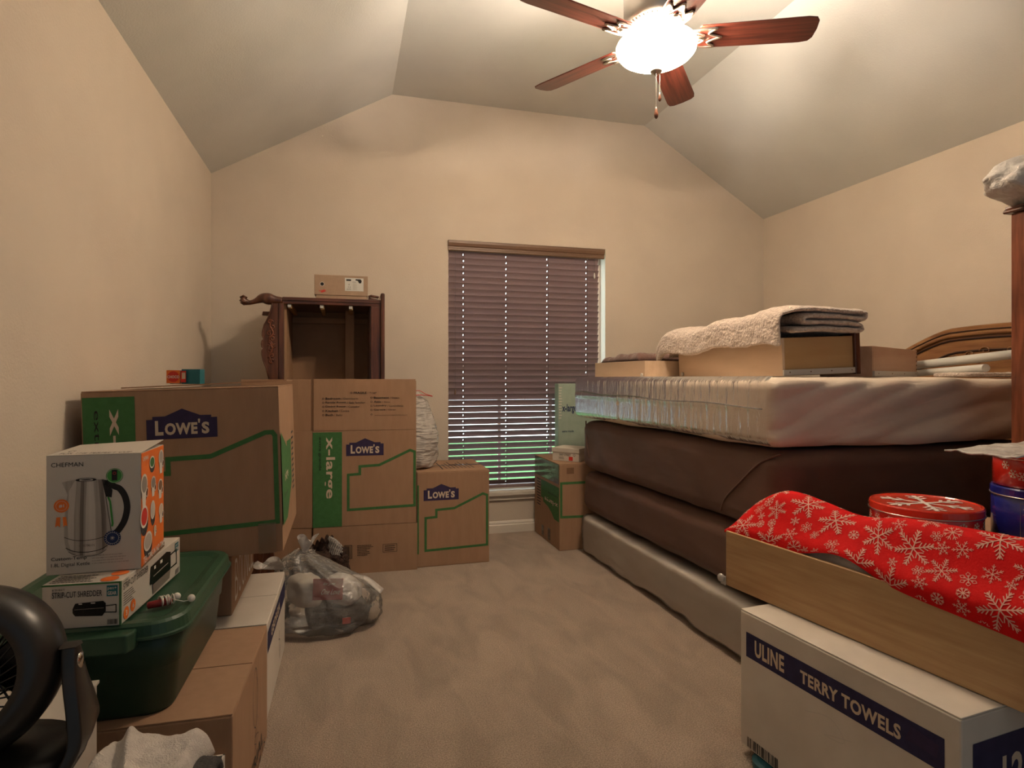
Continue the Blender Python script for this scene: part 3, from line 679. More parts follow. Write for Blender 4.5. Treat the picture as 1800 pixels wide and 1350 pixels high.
P.disc(*q(178, 490), .0152, M['orange'], 3); P.ring(*q(178, 490), .0108, .0005, M['white'], 4); P.text('#1', *q(150, 508), *q(208, 474), M['white'], .03, 4)
P.text('Custom-Temp', .010, .0305, .080, .0405, M['black'], .008); P.text('1.8L Digital Kettle', .010, .016, .086, .0265, M['black'])
small_lines(P, .090, .018, .165, .042, 4, M['steelp'], ragged=.2)
P.done('printed_front', kt)
P = Print((kw, 0, 0), (0, 1, 0), (0, 0, 1), .0005)
P.rect(.001, .001, kd-.001, kh-.001, M['orange'])
rr = random.Random(3)
for k in range(16):
    for j in range(22):
        P.disc(.010+k*.012+(j % 2)*.006, .008+j*.012, .0009, M['cream'], 1, n=6)
def cup(x, y, rx, ry, inner, body=None):
    P.disc(x+.004, y-ry*.5, rx*.98, M['dkcloth'], 2, ry=ry*1.05)
    if body: P.poly([(x-rx*.75, y), (x+rx*.75, y), (x+rx*.45, y-ry*1.9), (x-rx*.45, y-ry*1.9)], M['white'], 3); P.ring(x+rx*.9, y-ry*.8, rx*.4, .002, M['white'], 3)
    P.disc(x, y, rx, M['white'], 4, ry=ry*.9); P.disc(x, y, rx*.78, inner, 5, ry=ry*.7)
cup(.085, .240, .022, .017, M['green']); cup(.165, .242, .022, .022, M['steelp'], 1); cup(.02, .195, .026, .028, M['steeld'], 1)
cup(.095, .187, .020, .018, M['steeld'], 1); cup(.158, .170, .022, .018, M['cardin'], 1); cup(.02, .118, .030, .030, M['red']); cup(.09, .120, .020, .026, M['steell'])
cup(.05, .052, .034, .026, M['steelp']); cup(.165, .105, .020, .018, M['cream'], 1); cup(.11, .068, .010, .010, M['cream'], 1)
P.poly([(.001, .001), (kd-.001, .001), (kd-.001, .014), (.001, .004)], M['cardin'], 6)
P.text('TEA TIME IN NO TIME', .010, .006, .19, .022, M['white'], .02, 7); P.text('CHEFMAN', .006, .252, .05, .262, M['white'], .02, 7)
P.done('printed_side', kt)
P = Print((0, 0, kh+.001), (1, 0, 0), (0, 1, .04), .0006)
P.text('FOR THE PERFECT CUP', .020, .010, .165, .030, M['black'], .012); P.text('CUSTOMIZABLE TEMPS', .025, .042, .178, .065, M['black'], .012); small_lines(P, .06, .085, .15, .10, 1, M['black'])
P.done('printed_top', kt)

eb = thing('earbuds', 'coiled white earbuds with a red capsule lying on the tote lid', 'earbuds', (-.425, 1.625, .578), math.radians(25))
obj('red_capsule', MB().lathe([(.002, 0), (.008, .002), (.009, .03), (.009, .05), (.003, .054)], 14, Matrix.Translation((-.030, 0, .010)) @ Matrix.Rotation(PI/2, 4, 'Y')), M['bead'], eb, smooth=True)
co_ = []
for k in range(120):
    a = k*.42; t_ = k/120; co_.append((-.004+.028*t_+.004*math.sin(a*.31), (.013+.003*math.sin(a*.7))*math.cos(a), .014+.011*math.sin(a)))
co_ += [(.03, -.01, .012), (.045, -.02, .008), (.058, -.022, .009)]
obj('cable', MB().tube(co_, .0013, 6), M['white'], eb, smooth=True)
for (x, y) in ((.060, -.022), (.036, .014)):
    obj('earpiece', MB().lathe([(.002, -.012), (.003, -.002), (.008, .002), (.009, .006), (.006, .010), (.001, .011)], 14, Matrix.Translation((x, y, .012)) @ Matrix.Rotation(1.1, 4, 'X')), M['white'], eb, smooth=True)

# --- small food pack on the extra large box
fd = thing('snack_box', 'small teal and orange snack pack on the extra large moving box', 'snack box', (-.548, 2.34, 1.108), math.radians(-10))
obj('carton_body', MB().box(0, .062, 0, .04, 0, .052), M['teal'], fd, bevel=.001)
obj('cup', MB().lathe([(.020, 0), (.024, .046), (.026, .050)], 20, Matrix.Translation((-.026, .02, 0))), M['white'], fd, smooth=True)
P = Print((-.05, -.0065, 0), (1, 0, 0), (0, 0, 1)); P.rect(.003, .003, .048, .048, M['orange']); P.disc(.026, .026, .019, M['red'], 1); P.text('CHOCO', .006, .020, .046, .030, M['white'], .03, 2); P.rect(.05, .006, .068, .046, M['red']); P.rect(.054, .018, .066, .040, M['cream'], 1); P.done('printed_label', fd)

# --- black floor fan on a white box
fw = carton('cardboard_box', 'glossy white box under the black floor fan', (-.80, .86, 0), math.radians(1.0), .315, .575, .498, m=M['boxwhite'], tape=False)
obj('lid_edge', MB().box(-.003, .318, -.003, .578, .493, .4995), M['boxwhite'], fw, bevel=.001)
ff = thing('floor_fan', 'round black air circulator fan on a glossy white box', 'fan', (-.585, 1.16, .50), math.radians(6))
Tf = Matrix.Translation((0, 0, .158)) @ Matrix.Rotation(math.radians(-12), 4, 'X') @ Matrix.Rotation(PI/2, 4, 'X')   # local +z faces the viewer side (-Y)
hs = [(.088, .060), (.096, .066), (.112, .060), (.128, .040), (.136, .012), (.133, -.025), (.118, -.062), (.095, -.085), (.088, -.085), (.100, -.060), (.110, -.025), (.108, .010), (.098, .040), (.088, .060)]
obj('housing', MB().lathe(hs, 56, Tf, cap=False), M['fanblk'], ff, smooth=True)
g = MB()
for k in range(36):
    a0 = 2*PI*k/36; g.tube([Tf @ Vector((r*math.cos(a0+(r-.02)*7), r*math.sin(a0+(r-.02)*7), .058-.2*(r-.05)**2*10)) for r in (.024, .045, .066, .090)], .0014, 5)
for r in (.024, .045, .066): g.tube([Tf @ Vector((r*math.cos(t*PI/16), r*math.sin(t*PI/16), .057)) for t in range(33)], .0014, 5)
obj('front_grille', g, M['fandk'], ff)
g = MB()
for k in range(24):
    a0 = 2*PI*k/24; g.tube([Tf @ Vector((r*math.cos(a0), r*math.sin(a0), -.080)) for r in (.03, .092)], .002, 5)
for r in (.03, .06, .092): g.tube([Tf @ Vector((r*math.cos(t*PI/16), r*math.sin(t*PI/16), -.080)) for t in range(33)], .002, 5)
obj('rear_grille', g, M['fandk'], ff)
obj('hub', MB().lathe([(.001, .062), (.022, .060), (.026, .05), (.026, -.06), (.03, -.085), (.001, -.09)], 24, Tf), M['fandk'], ff, smooth=True)
for k in range(4):
    def fbl(u, v, a0=k*PI/2):
        r = .024+.078*v; a = a0+(u-.5)*(.9+.4*v); return Tf @ Vector((r*math.cos(a), r*math.sin(a), .018*(u-.5)*2+.005))
    obj('blade', MB().grid(fbl, 6, 6), M['fandk'], ff, smooth=True, solid=.002)
# curved stand arm on the right, base ring
def arm(s):
    mb = MB(); pts = smooth_path([(.0, -.012, .186), (.006, -.010, .13), (.014, -.006, .08), (.016, 0, .035), (.0, .0, .0)], 6)
    wid = [(.022, .05)]
    vs = []
    for i, (x, y, z) in enumerate(pts):
        t_ = i/(len(pts)-1); hw = .013+.060*min(1, t_*1.1)**.8; th_ = .012
        for dx, dy in ((-th_, -hw), (th_*.6, -hw*.9), (th_, 0), (th_*.6, hw*.9), (-th_, hw), (-th_*1.1, 0)):
            vs.append((s*(.148+x+dx), y+dy, z))
    n = 6; L1 = len(pts); fs = [(i*n+k, i*n+(k+1) % n, (i+1)*n+(k+1) % n, (i+1)*n+k) for i in range(L1-1) for k in range(n)]
    fs += [tuple(range(n)), tuple(range((L1-1)*n, L1*n))[::-1]]
    if s > 0: fs = [f[::-1] for f in fs]
    return mb.add(vs, fs)
for s in (-1, 1):
    a_ = obj('stand_arm', arm(s), M['fanblk'], ff, smooth=True, bevel=.003)
    obj('pivot_cap', MB().lathe([(.001, .006), (.012, .005), (.017, .0), (.018, -.006)], 24, Matrix.Translation((s*.158, -.012, .158)) @ Matrix.Rotation(s*PI/2, 4, 'Y')), M['chrome'], a_, smooth=True)
bs_ = MB()
bs_.add(*(lambda n=40: ([(r*math.cos(2*PI*k/n)*1.18, r*math.sin(2*PI*k/n)*.80, z) for r, z in ((.138, 0), (.140, .012), (.132, .022), (.085, .030), (.03, .034)) for k in range(n)],
   [(i*n+k, i*n+(k+1) % n, (i+1)*n+(k+1) % n, (i+1)*n+k) for i in range(4) for k in range(n)]+[tuple(range(n))[::-1], tuple(range(4*n, 5*n))]))())
obj('base', bs_, M['fanblk'], ff, smooth=True)
obj('neck', MB().tube([(0, .03, .03), (0, .045, .10), (0, .05, .15)], [.03, .022, .02], 12), M['fanblk'], ff, smooth=True)

# --- towel box bottom left
tb = thing('cardboard_box', 'open white carton holding towels, before the balloon box', 'box', (-.475, .88, 0), math.radians(-1))
obj('carton_body', MB().box(0, .232, 0, .004, 0, .36).box(0, .232, .466, .47, 0, .36).box(0, .004, 0, .47, 0, .36).box(.228, .232, 0, .47, 0, .36).box(0, .232, 0, .47, 0, .004), M['boxwhite'], tb)
def heap(sx, sy, h, seed, nu=70, nv=70, amp=.02, sc=9, edge=.22, fn=None):
    def g(u, v):
        x = (u-.5)*sx; y = (v-.5)*sy
        eu = min(u, 1-u)/edge; ev = min(v, 1-v)/edge
        k = (1-(1-min(1, eu))**2.5)**.5 if eu < 1 else 1; k2 = (1-(1-min(1, ev))**2.5)**.5 if ev < 1 else 1
        z = h*k*k2+amp*FR(x, y, 0, sc, seed)*k*k2
        x += amp*.5*N(x, y, 3, sc, seed); y += amp*.5*N(x, y, 9, sc, seed)
        if fn: z += fn(u, v)*k*k2
        return Vector((x, y, z))
    return g
def closed_heap(g, nu, nv):
    mb = MB(); mb.grid(g, nu, nv)
    n = nu+1; bl_ = len(mb.v)
    base = list(range(nu+1))+[j*n+nu for j in range(1, nv+1)]+[nv*n+i for i in range(nu-1, -1, -1)]+[j*n for j in range(nv-1, 0, -1)]
    mb.f.append(base[::-1]); mb.m.append(0)
    return mb
def fold(u, v):
    r = 0
    d = (u*.8+v*.6)-.72; r += .016*math.exp(-(d/.05)**2)-.012*math.exp(-((d+.07)/.04)**2)
    d = (u*.3-v*.9)+.30; r += .012*math.exp(-(d/.05)**2)
    return r
ob = obj('towel', closed_heap(heap(.185, .45, .075, 4, amp=.016, sc=11, fn=fold, edge=.16), 80, 80), M['towel'], None, smooth=True, sub=0)
ob.location = (-.370, 1.150, .362); ob.rotation_euler = (0, math.radians(3), math.radians(-5)); tag(ob, 'crumpled white terry towel in the open carton at the bottom left', 'towel')
cm = MB()
for k in range(5): cm.tube(smooth_path([(k*.008, -.16+k*.006, .03), (k*.008, -.02, .045), (k*.008, .10, .043), (k*.008+.003, .150-k*.006, .02)], 6), .012, 8)
ob = obj('folded_cloth', cm, M['dkcloth'], None, smooth=True); ob.location = (-.283, 1.17, .345); ob.rotation_euler = (0, 0, math.radians(-4)); tag(ob, 'charcoal knitted cloth tucked beside the white towel', 'cloth')
ob = obj('cloth_bundle', softbox(.20, .20, .13, .06, 16, lambda p, n: n*.022*FR(p.x, p.y, p.z, 9, 5)), M['pinkc'], None, smooth=True); ob.location = (-.635, .895, .512); tag(ob, 'pinkish cloth bundle at the left picture edge, before the black fan', 'cloth')

# --- dresser lying on its side, carved legs to the left
dr = thing('dresser', 'carved cherry dresser stood on end against the back wall with its drawers out', 'dresser', (0, 3.72, 0))
bk = .46
obj('side_panel', MB().box(-.345, .215, 0, bk, 1.560, 1.600).box(-.345, .212, -.006, bk, 1.578, 1.584), M['darkh'], dr, bevel=.003)
obj('side_panel', MB().box(-.345, .215, 0, bk, 0, .04), M['darkh'], dr, bevel=.003)
obj('top_board', MB().box(.212, .236, -.018, bk, -.0, 1.640), M['dark'], dr, bevel=.008, segs=3)
obj('top_rail', MB().box(.155, .212, 0, .03, .04, 1.560), M['dark'], dr, bevel=.003)
obj('bottom_rail', MB().box(-.366, -.337, -.004, .03, 0, 1.562), M['dark'], dr, bevel=.003)
ap = [(-.366, 1.562), (-.405, 1.562), (-.408, 1.535), (-.420, 1.488), (-.447, 1.432), (-.456, 1.395), (-.457, 1.372), (-.449, 1.352), (-.458, 1.340), (-.461, 1.325), (-.459, 1.308), (-.450, 1.298), (-.459, 1.288), (-.460, 1.265), (-.452, 1.228), (-.436, 1.185), (-.422, 1.127), (-.418, 1.0), (-.418, .7), (-.425, .5), (-.455, .35), (-.455, .22), (-.42, .1), (-.405, .04), (-.366, .04)]
Ta = frame((0, .022, 0), (1, 0, 0), (0, 0, 1))
obj('apron', MB().prism(ap, .022, Ta), M['dark'], dr, bevel=.004, segs=3)
obj('apron_bead', MB().tube([(x+.004, -.001, z) for x, z in ap[1:17]], .0045, 6), M['dark'], dr, smooth=True)
cv = MB()
def swirl(cx, cz, r0, turns, a0, s=1):
    pts = []
    for k in range(22):
        t_ = k/21; a = a0+s*turns*2*PI*t_; r = r0*(1-.8*t_); pts.append((cx+r*math.cos(a), -.002, cz+r*math.sin(a)))
    cv.tube(pts, [.005*(1-.4*k/21) for k in range(22)], 6)
for (cx, cz, r0, tn, a0, s) in ((-.410, 1.452, .014, 1.2, 0, 1), (-.398, 1.420, .012, 1, 2, -1), (-.415, 1.385, .015, 1, 1, 1), (-.400, 1.355, .016, 1.2, 3, -1), (-.414, 1.330, .015, 1.1, 4, 1), (-.398, 1.315, .014, 1, 0, -1), (-.410, 1.285, .015, 1.2, 2, 1), (-.400, 1.255, .012, 1, 3, -1), (-.408, 1.225, .011, 1, 1, 1)): swirl(cx, cz, r0, tn, a0, s)
cv.tube([(x, -.002, z) for x, z in smooth_path([(-.402, 1.465), (-.412, 1.43), (-.395, 1.39), (-.418, 1.345), (-.398, 1.30), (-.414, 1.26), (-.402, 1.215)], 5)], .0045, 6)
for k in range(14): cv.lathe([(.001, -.004), (.006, 0), (.001, .004)], 8, Matrix.Translation((-.406+.014*math.sin(k*2.3), -.002, 1.215+k*.018)) @ Matrix.Rotation(k, 4, 'Y') @ Matrix.Scale(2, 4, (1, 0, 0)))
obj('carving', cv, M['chest'], dr, smooth=True)
def leg(y, s=1.0, name='leg'):
    p = smooth_path([(-.345, y, 1.578), (-.385, y, 1.580), (-.420, y, 1.586), (-.455, y, 1.588), (-.490, y, 1.572), (-.520, y, 1.562), (-.543, y, 1.565), (-.560, y, 1.574), (-.572, y, 1.576)], 5)
    r = [q_[0] for q_ in smooth_path([(.020,), (.026,), (.034,), (.028,), (.016,), (.013,), (.018,), (.023,), (.010,)], 5)]
    lg = obj(name, MB().tube(p, r, 14), M['dark'], dr, smooth=True)
    cl_ = MB()
    for k in range(4):
        a = k*PI/2+.4; cl_.tube([(-.535, y+.018*math.cos(a), 1.570+.018*math.sin(a)), (-.556, y+.025*math.cos(a), 1.575+.025*math.sin(a)), (-.574, y+.014*math.cos(a), 1.576+.014*math.sin(a))], [.006, .007, .004], 6)
    obj('claw', cl_, M['dark'], lg, smooth=True)
    return lg
leg(.018)
obj('leg', MB().prism([(-.345, 1.553), (-.50, 1.553), (-.505, 1.528), (-.43, 1.526), (-.345, 1.50)], .04, frame((0, .44, 0), (1, 0, 0), (0, 0, 1))), M['dark'], dr, bevel=.003)
obj('leg', MB().prism([(-.345, .05), (-.50, .05), (-.505, .025), (-.43, .02), (-.345, .01)], .04, frame((0, .44, 0), (1, 0, 0), (0, 0, 1))), M['dark'], dr, bevel=.003)
lb = MB().tube([(-.345, .018, .03), (-.42, .018, .034), (-.455, .018, .034), (-.49, .018, .022), (-.52, .018, .018), (-.57, .018, .024)], [.02, .034, .028, .016, .014, .022], 14); obj('leg', lb, M['dark'], dr, smooth=True)
obj('back_panel', MB().box(-.337, .212, bk-.008, bk-.002, .04, 1.56), M['fibre'], dr)
obj('bottom_panel', MB().box(-.337, -.325, .03, bk-.01, .04, 1.56), M['fibre'], dr)
obj('divider', MB().box(0.008, .062, .30, .315, .04, 1.56), M['card'], dr, bevel=.001)
obj('divider', MB().box(-.32, .15, .40, .42, 1.485, 1.52), M['fibre'], dr)
obj('inner_panel', MB().box(.150, .156, .03, bk-.01, .04, 1.56), M['dark'], dr)
for x in (-.305, -.125, .040):
    rn = obj('drawer_runner', MB().box(x-.011, x+.011, .02, bk-.02, 1.535, 1.560), M['palex'], dr, bevel=.002)
    obj('runner_stop', MB().box(x-.013, x+.007, .010, .022, 1.541, 1.559), M['paper'], rn, bevel=.002)
# shoe box and clip on it
s2 = thing('shoe_box', 'tan shoe box with a white size label on top of the upended dresser', 'shoe box', (-.166, 3.745, 1.600), math.radians(-1))
obj('box_base', MB().box(.004, .300, .004, .20, 0, .138), M['card2'], s2, bevel=.002)
obj('lid', MB().box(-.004, .304, 0, .204, .022, .142), M['card2'], s2, bevel=.002)
P = Print((0, 0, 0), (1, 0, 0), (0, 0, 1)); P.ring(.040, .086, .012, .003, M['steell']); P.disc(.040, .086, .010, M['black'], 1)
P.line(smooth_path([(.020, .044), (.06, .052), (.030, .040), (.064, .046), (.034, .036)], 4), .003, M['red'])
P.rect(.170, .050, .278, .128, M['paper']); P.rect(.178, .110, .206, .120, M['black'], 1); P.poly([(.232, .122), (.262, .122), (.268, .112), (.264, .098), (.252, .098), (.245, .112), (.232, .114)], M['black'], 1)
P.rect(.214, .103, .235, .105, M['black'], 1); P.text('4', .190, .084, .197, .094, M['black'], 0, 1); P.text('6', .188, .070, .193, .078, M['black'], 0, 1); P.text('6', .198, .070, .203, .078, M['black'], 0, 1); P.text('417V', .181, .056, .206, .064, M['black'], .01, 1); small_lines(P, .216, .056, .24, .098, 9, M['steelp'], 1, 0); P.done('printed_label', s2)
cp = thing('dark_clip', 'small dark brown clip beside the tan shoe box', 'clip', (.150, 3.83, 1.601), math.radians(5))
obj('jaw', MB().box(0, .055, 0, .020, 0.030, .046, T=Matrix.Rotation(math.radians(8), 4, 'Y')), M['dark'], cp, bevel=.006)
obj('jaw', MB().box(0, .055, 0, .020, 0.014, .028, T=Matrix.Rotation(math.radians(12), 4, 'Y')), M['dark'], cp, bevel=.005)
obj('hinge', MB().box(-.004, .008, .002, .018, 0, .040), M['dark'], cp, bevel=.003)

# --- white draw string bag on the middle carton
def bagfn(prof, seed, amp, sc, sx=1, sy=1, wr=0, ws=30, lean=(0, 0)):
    """blob from a radius profile [(z, r)], wrinkled"""
    pr = smooth_path(prof, 8)
    def g(u, v):
        i = v*(len(pr)-1); k = min(int(i), len(pr)-2); f = i-k
        z = pr[k][0]*(1-f)+pr[k+1][0]*f; r = max(.0005, pr[k][1]*(1-f)+pr[k+1][1]*f); a = 2*PI*u
        cx, cy = math.cos(a), math.sin(a)
        d = 1+amp*FR(cx, cy, z*4, sc, seed)+wr*(abs(N(cx*.5, cy*.5, z*ws/10, 5, seed+2)))
        return Vector((r*sx*cx*d+lean[0]*v, r*sy*cy*d+lean[1]*v, z+amp*.12*N(cx, cy, z*3, 2, seed)*min(1, v*4)))
    return g
bgm = MB(); gf = bagfn([(0.001, .001), (0.001, .08), (.012, .135), (.08, .155), (.18, .165), (.27, .150), (.35, .115), (.41, .095), (.45, .060), (.475, .030), (.49, .02)], 11, .16, 1.6, .92, .78, wr=.12, ws=60)
bgm.grid(gf, 90, 70, wrapu=True)
wbag = thing('trash_bag', 'full white drawstring bag on the middle moving box by the window', 'bag', (.415, 3.80, .568))
obj('bag_body', bgm, M['bagt'], wbag, smooth=True)
obj('drawstring', MB().tube(smooth_path([(-.03, -.04, .470), (.03, -.06, .482), (.07, -.06, .462), (.115, -.05, .447), (.08, -.055, .452), (.02, -.06, .455), (-.04, -.05, .445)], 6), .0045, 6, flat=.5), M['red'], wbag, smooth=True)

# --- clear bag on the carpet
cb = thing('plastic_bag', 'knotted clear plastic bag of odds and ends on the carpet', 'bag', (-.070, 2.865, 0))
def cgf(u, v):
    pr = cgf.pr; i = v*(len(pr)-1); k = min(int(i), len(pr)-2); f = i-k
    z, r, ox = [pr[k][j]*(1-f)+pr[k+1][j]*f for j in range(3)]; r = max(r, .0005); a = 2*PI*u; cx, cy = math.cos(a), math.sin(a)
    d = 1+.20*FR(cx, cy, z*4, 1.5, 21)+.07*abs(N(cx*2, cy*2, z*2, 3, 8))+.05*math.sin(a*9+z*20)*min(1, max(0, (z-.15)*6))
    return Vector((ox+r*cx*d*1.08, r*cy*d*.78, z+.016*N(cx, cy, z*3, 3, 5)*min(1, v*5)))
cgf.pr = smooth_path([(.002, .001, .0), (.002, .12, .0), (.018, .195, 0), (.08, .215, .0), (.15, .205, -.015), (.22, .170, -.05), (.285, .115, -.095), (.325, .070, -.115), (.345, .045, -.11), (.36, .036, -.10)], 8)
bmz = MB(); bmz.grid(cgf, 110, 76, wrapu=True); obj('bag_body', bmz, M['bagc'], cb, smooth=True)
kn = MB()
def ruffle(cx, cy, cz, r, hgt, seed, tilt=(0, 0), waves=5):
    def g(u, v):
        a = 2*PI*u; rr_ = r*(.35+.9*v)*(1+.35*math.sin(a*waves+seed)*v); return Vector((cx+rr_*math.cos(a)+tilt[0]*v, cy+rr_*math.sin(a)*.7+tilt[1]*v, cz+hgt*v*(1+.3*math.sin(a*3+seed))))
    kn.grid(g, 60, 14, wrapu=True)
ruffle(-.10, 0, .345, .030, .060, 1, (.01, 0)); k1 = obj('knotted_ear', kn, M['bagw'], cb, smooth=True); kn = MB()
ruffle(-.19, -.05, .29, .045, .045, 4, (-.06, -.04), 4); k2 = obj('knotted_ear', kn, M['bagw'], cb, smooth=True); kn = MB()
kn.tube(smooth_path([(.11, .05, .20), (.17, .05, .18), (.235, .03, .12)], 5), [.02+.003*k for k in range(11)][:11], 10, flat=.4)
obj('knotted_ear', kn, M['bagw'], cb, smooth=True)
inn = thing('gift_card_packet', 'dark red packet with white script inside the clear plastic bag', 'packet', (-.115, 2.79, .185), math.radians(-12), rx=math.radians(-12))
obj('packet', MB().box(-.02, .11, 0, .012, -.035, .055), M['bead'], inn, bevel=.002); P = Print((0, 0, 0), (1, 0, 0), (0, 0, 1)); P.text('One Love', .015, -.012, .095, .012, M['white'], 0, shear=.01); P.text('for you', .02, .025, .07, .04, M['white'], 0, shear=.01); P.done('printed_text', inn)
for (nm, lb_, ct, x, y, z, sx_, sy_, sz_, mm_, rz_) in (
    ('dark_pouch', 'charcoal pouch low inside the clear plastic bag', 'pouch', -.03, 2.88, .012, .26, .18, .09, 'dkcloth', 10),
    ('grey_bundle', 'grey cloth bundle high inside the clear plastic bag', 'cloth', -.005, 2.88, .105, .15, .14, .11, 'greyc', -20),
    ('tan_bundle', 'tan paper bundle at the left inside the clear plastic bag', 'paper', -.17, 2.88, .105, .12, .14, .13, 'cardw', 25)):
    q_ = obj(nm, softbox(sx_, sy_, sz_, .03, 8, lambda p, n: n*.012*FR(p.x, p.y, p.z, 12, 3)), M[mm_], None, smooth=True); q_.location = (x, y, z); q_.rotation_euler.z = math.radians(rz_); tag(q_, lb_, ct)
q_ = obj('red_tag', MB().box(-.018, .018, 0, .008, -.012, .014), M['red'], None, bevel=.002); q_.location = (.01, 2.74, .062); tag(q_, 'small red tag near the bottom right of the clear plastic bag', 'tag')
# dark furry bag behind it
fu = thing('fur_trimmed_bag', 'dark brown furry bag with a crinkled grey liner behind the clear bag', 'bag', (-.085, 3.42, 0))
obj('bag_body', softbox(.23, .17, .195, .05, 18, lambda p, n: n*.02*FR(p.x, p.y, p.z, 30, 9)+n*.03*N(p.x, p.y, p.z, 8, 2)), M['fur'], fu, smooth=True)
fm = MB(); fm.grid(lambda u, v: Vector(((-.09+.16*u)+.01*math.sin(v*9), .02+.05*math.cos(u*9)*v-.05, .17+.11*v*math.sin(PI*min(1, u*.9+.1))+.01*math.sin(u*40)*v)), 50, 14)
obj('handle_flap', fm, M['fur'], fu, smooth=True, solid=.004)
fm = MB(); fm.grid(lambda u, v: Vector((.005+.07*u+.004*math.sin(v*20), -.045-.02*math.sin(PI*u)+.006*math.sin(u*45), .17+.11*v-.06*u*u*v)), 50, 14)
obj('liner', fm, M['greyc'], fu, smooth=True, solid=.002)

# ------------------------------------------------------------------ mattress stack
SX0, SX1, SY0, SY1 = 1.495, 2.87, 1.845, 3.655
cx, cy, sx_, sy_ = (SX0+SX1)/2, (SY0+SY1)/2, SX1-SX0, SY1-SY0
ang = math.radians(.8)
def sag(amp, sc, seed, lowsag=0, pinch=0, streak=0):
    def f(p, n):
        side = max(abs(n.x), abs(n.y)); o_ = n*amp*FR(p.x, p.y, p.z, sc, seed)*(.3 if abs(n.z) > .8 else 1)
        if side > .5:
            t_ = p.z; o_ += n*amp*.5*N(p.x*3+p.z*2, p.y*3-p.z*2, p.z, 3, seed+1)
            if streak:
                e = p.y if abs(n.x) > abs(n.y) else p.x
                o_ += n*streak*(abs(N(e*14+p.z*5, p.z*2.5, 0, 1, seed))-.2)
        if lowsag and p.z < .02: o_.z += 0
        return o_
    return f
bsp = thing('box_spring', 'box spring in crinkled clear plastic at the bottom of the bed stack, on the carpet', 'box spring', (cx, cy, 0), ang)
def bsag(p, n):
    o_ = n*.010*FR(p.x, p.y, p.z, 2.5, 31)
    if p.z < .07 and p.x < -sx_/2+.12:
        e = (p.y+sy_/2)/sy_; t_ = (.07-p.z)/.07
        o_.x += .03*t_*abs(N(p.y, 0, 0, 5, 3)); o_.z += .045*t_*(abs(N(p.y, 0, 0, 5, 5)))
    return o_
obj('box_spring_body', softbox(sx_-.01, sy_, .243, .035, 40, bsag), M['bswhite'], bsp, smooth=True)
obj('plastic_wrap', softbox(sx_+.004, sy_+.012, .250, .04, 40, lambda p, n: bsag(p, n)+n*(.002+.006*abs(N(p.x*3, p.y*3, p.z*6, 3, 8)))), M['wrap2'], bsp, smooth=True)
m3 = thing('mattress', 'brown sheeted mattress lying just above the plastic covered box spring', 'mattress', (cx, cy, .272), ang)
obj('mattress_body', softbox(sx_, sy_+.01, .262, .07, 40, sag(.011, 2.2, 41)), M['brown'], m3, smooth=True)
m2 = thing('mattress', 'brown sheeted mattress second from the top of the bed stack, corner seams showing', 'mattress', (cx, cy, .546), ang)
obj('mattress_body', softbox(sx_, sy_+.005, .312, .065, 40, sag(.010, 2.0, 51)), M['brown'], m2, smooth=True)
lx = -sx_/2-.0025
obj('corner_seam', MB().tube(smooth_path([(lx+.022, -sy_/2+.012, .305), (lx+.004, -sy_/2+.10, .262), (lx-.001, -sy_/2+.20, .18), (lx, -sy_/2+.30, .095), (lx+.012, -sy_/2+.35, .030)], 8), .004, 6), M['brown'], m2, smooth=True)
obj('corner_seam', MB().tube(smooth_path([(lx+.022, sy_/2-.03, .305), (lx+.002, sy_/2-.085, .20), (lx, sy_/2-.12, .11), (lx+.01, sy_/2-.15, .035)], 8), .004, 6), M['brown'], m2, smooth=True)
m1 = thing('mattress', 'white mattress in clear plastic wrap, topmost of the bed stack', 'mattress', (cx, cy+.02, .868), ang)
def top_s(p, n):
    o_ = n*.010*FR(p.x, p.y, p.z, 2, 61)
    if n.y < -.6:   # loose diagonal creases on the near end
        o_ += n*.036*(abs(N(p.x*1.6-p.z*5.5, p.z*.8+p.x*.4, 0, 1.9, 6))-.15)-n*.004*abs(N(p.x*5-p.z*14, p.x, 0, 1.5, 2))
    if n.x < -.6: o_ += n*.004*N(p.y*12, p.z*2, 0, 1, 4)
    return o_
obj('mattress_body', softbox(sx_+.02, sy_+.03, .262, .045, 48, top_s), M['mwhite'], m1, smooth=True)
wrp = MB()
def wg(u, v):   # film lying over the left side
    y = -sy_/2+.02+u*(sy_+.02); z = .012+v*.25; ww = abs(N(y*13+z*9, z*2, 0, 1, 5)); w2_ = abs(N(y*40+z*22, z*4, 0, 1, 9))
    edge = max(0, (v-.9)/.1)
    return Vector((-(sx_+.02)/2-.0065-.0016*ww-.004*math.exp(-((v-.55)/.05)**2)+.03*edge**2+.02*max(0, (.12-v)/.12)**2, y, z+.006*edge))
wrp.grid(wg, 400, 34); obj('plastic_wrap', wrp, M['wrap'], m1, smooth=True)
obj('wrap_seam', MB().tube(smooth_path([(-(sx_+.02)/2-.020, y_, .150+.004*math.sin(y_*9)+.012*(y_+sy_/2)) for y_ in [(-sy_/2+.03)+k*(sy_-.03)/14 for k in range(15)]], 4), .0028, 6), M['wrap2'], m1, smooth=True)

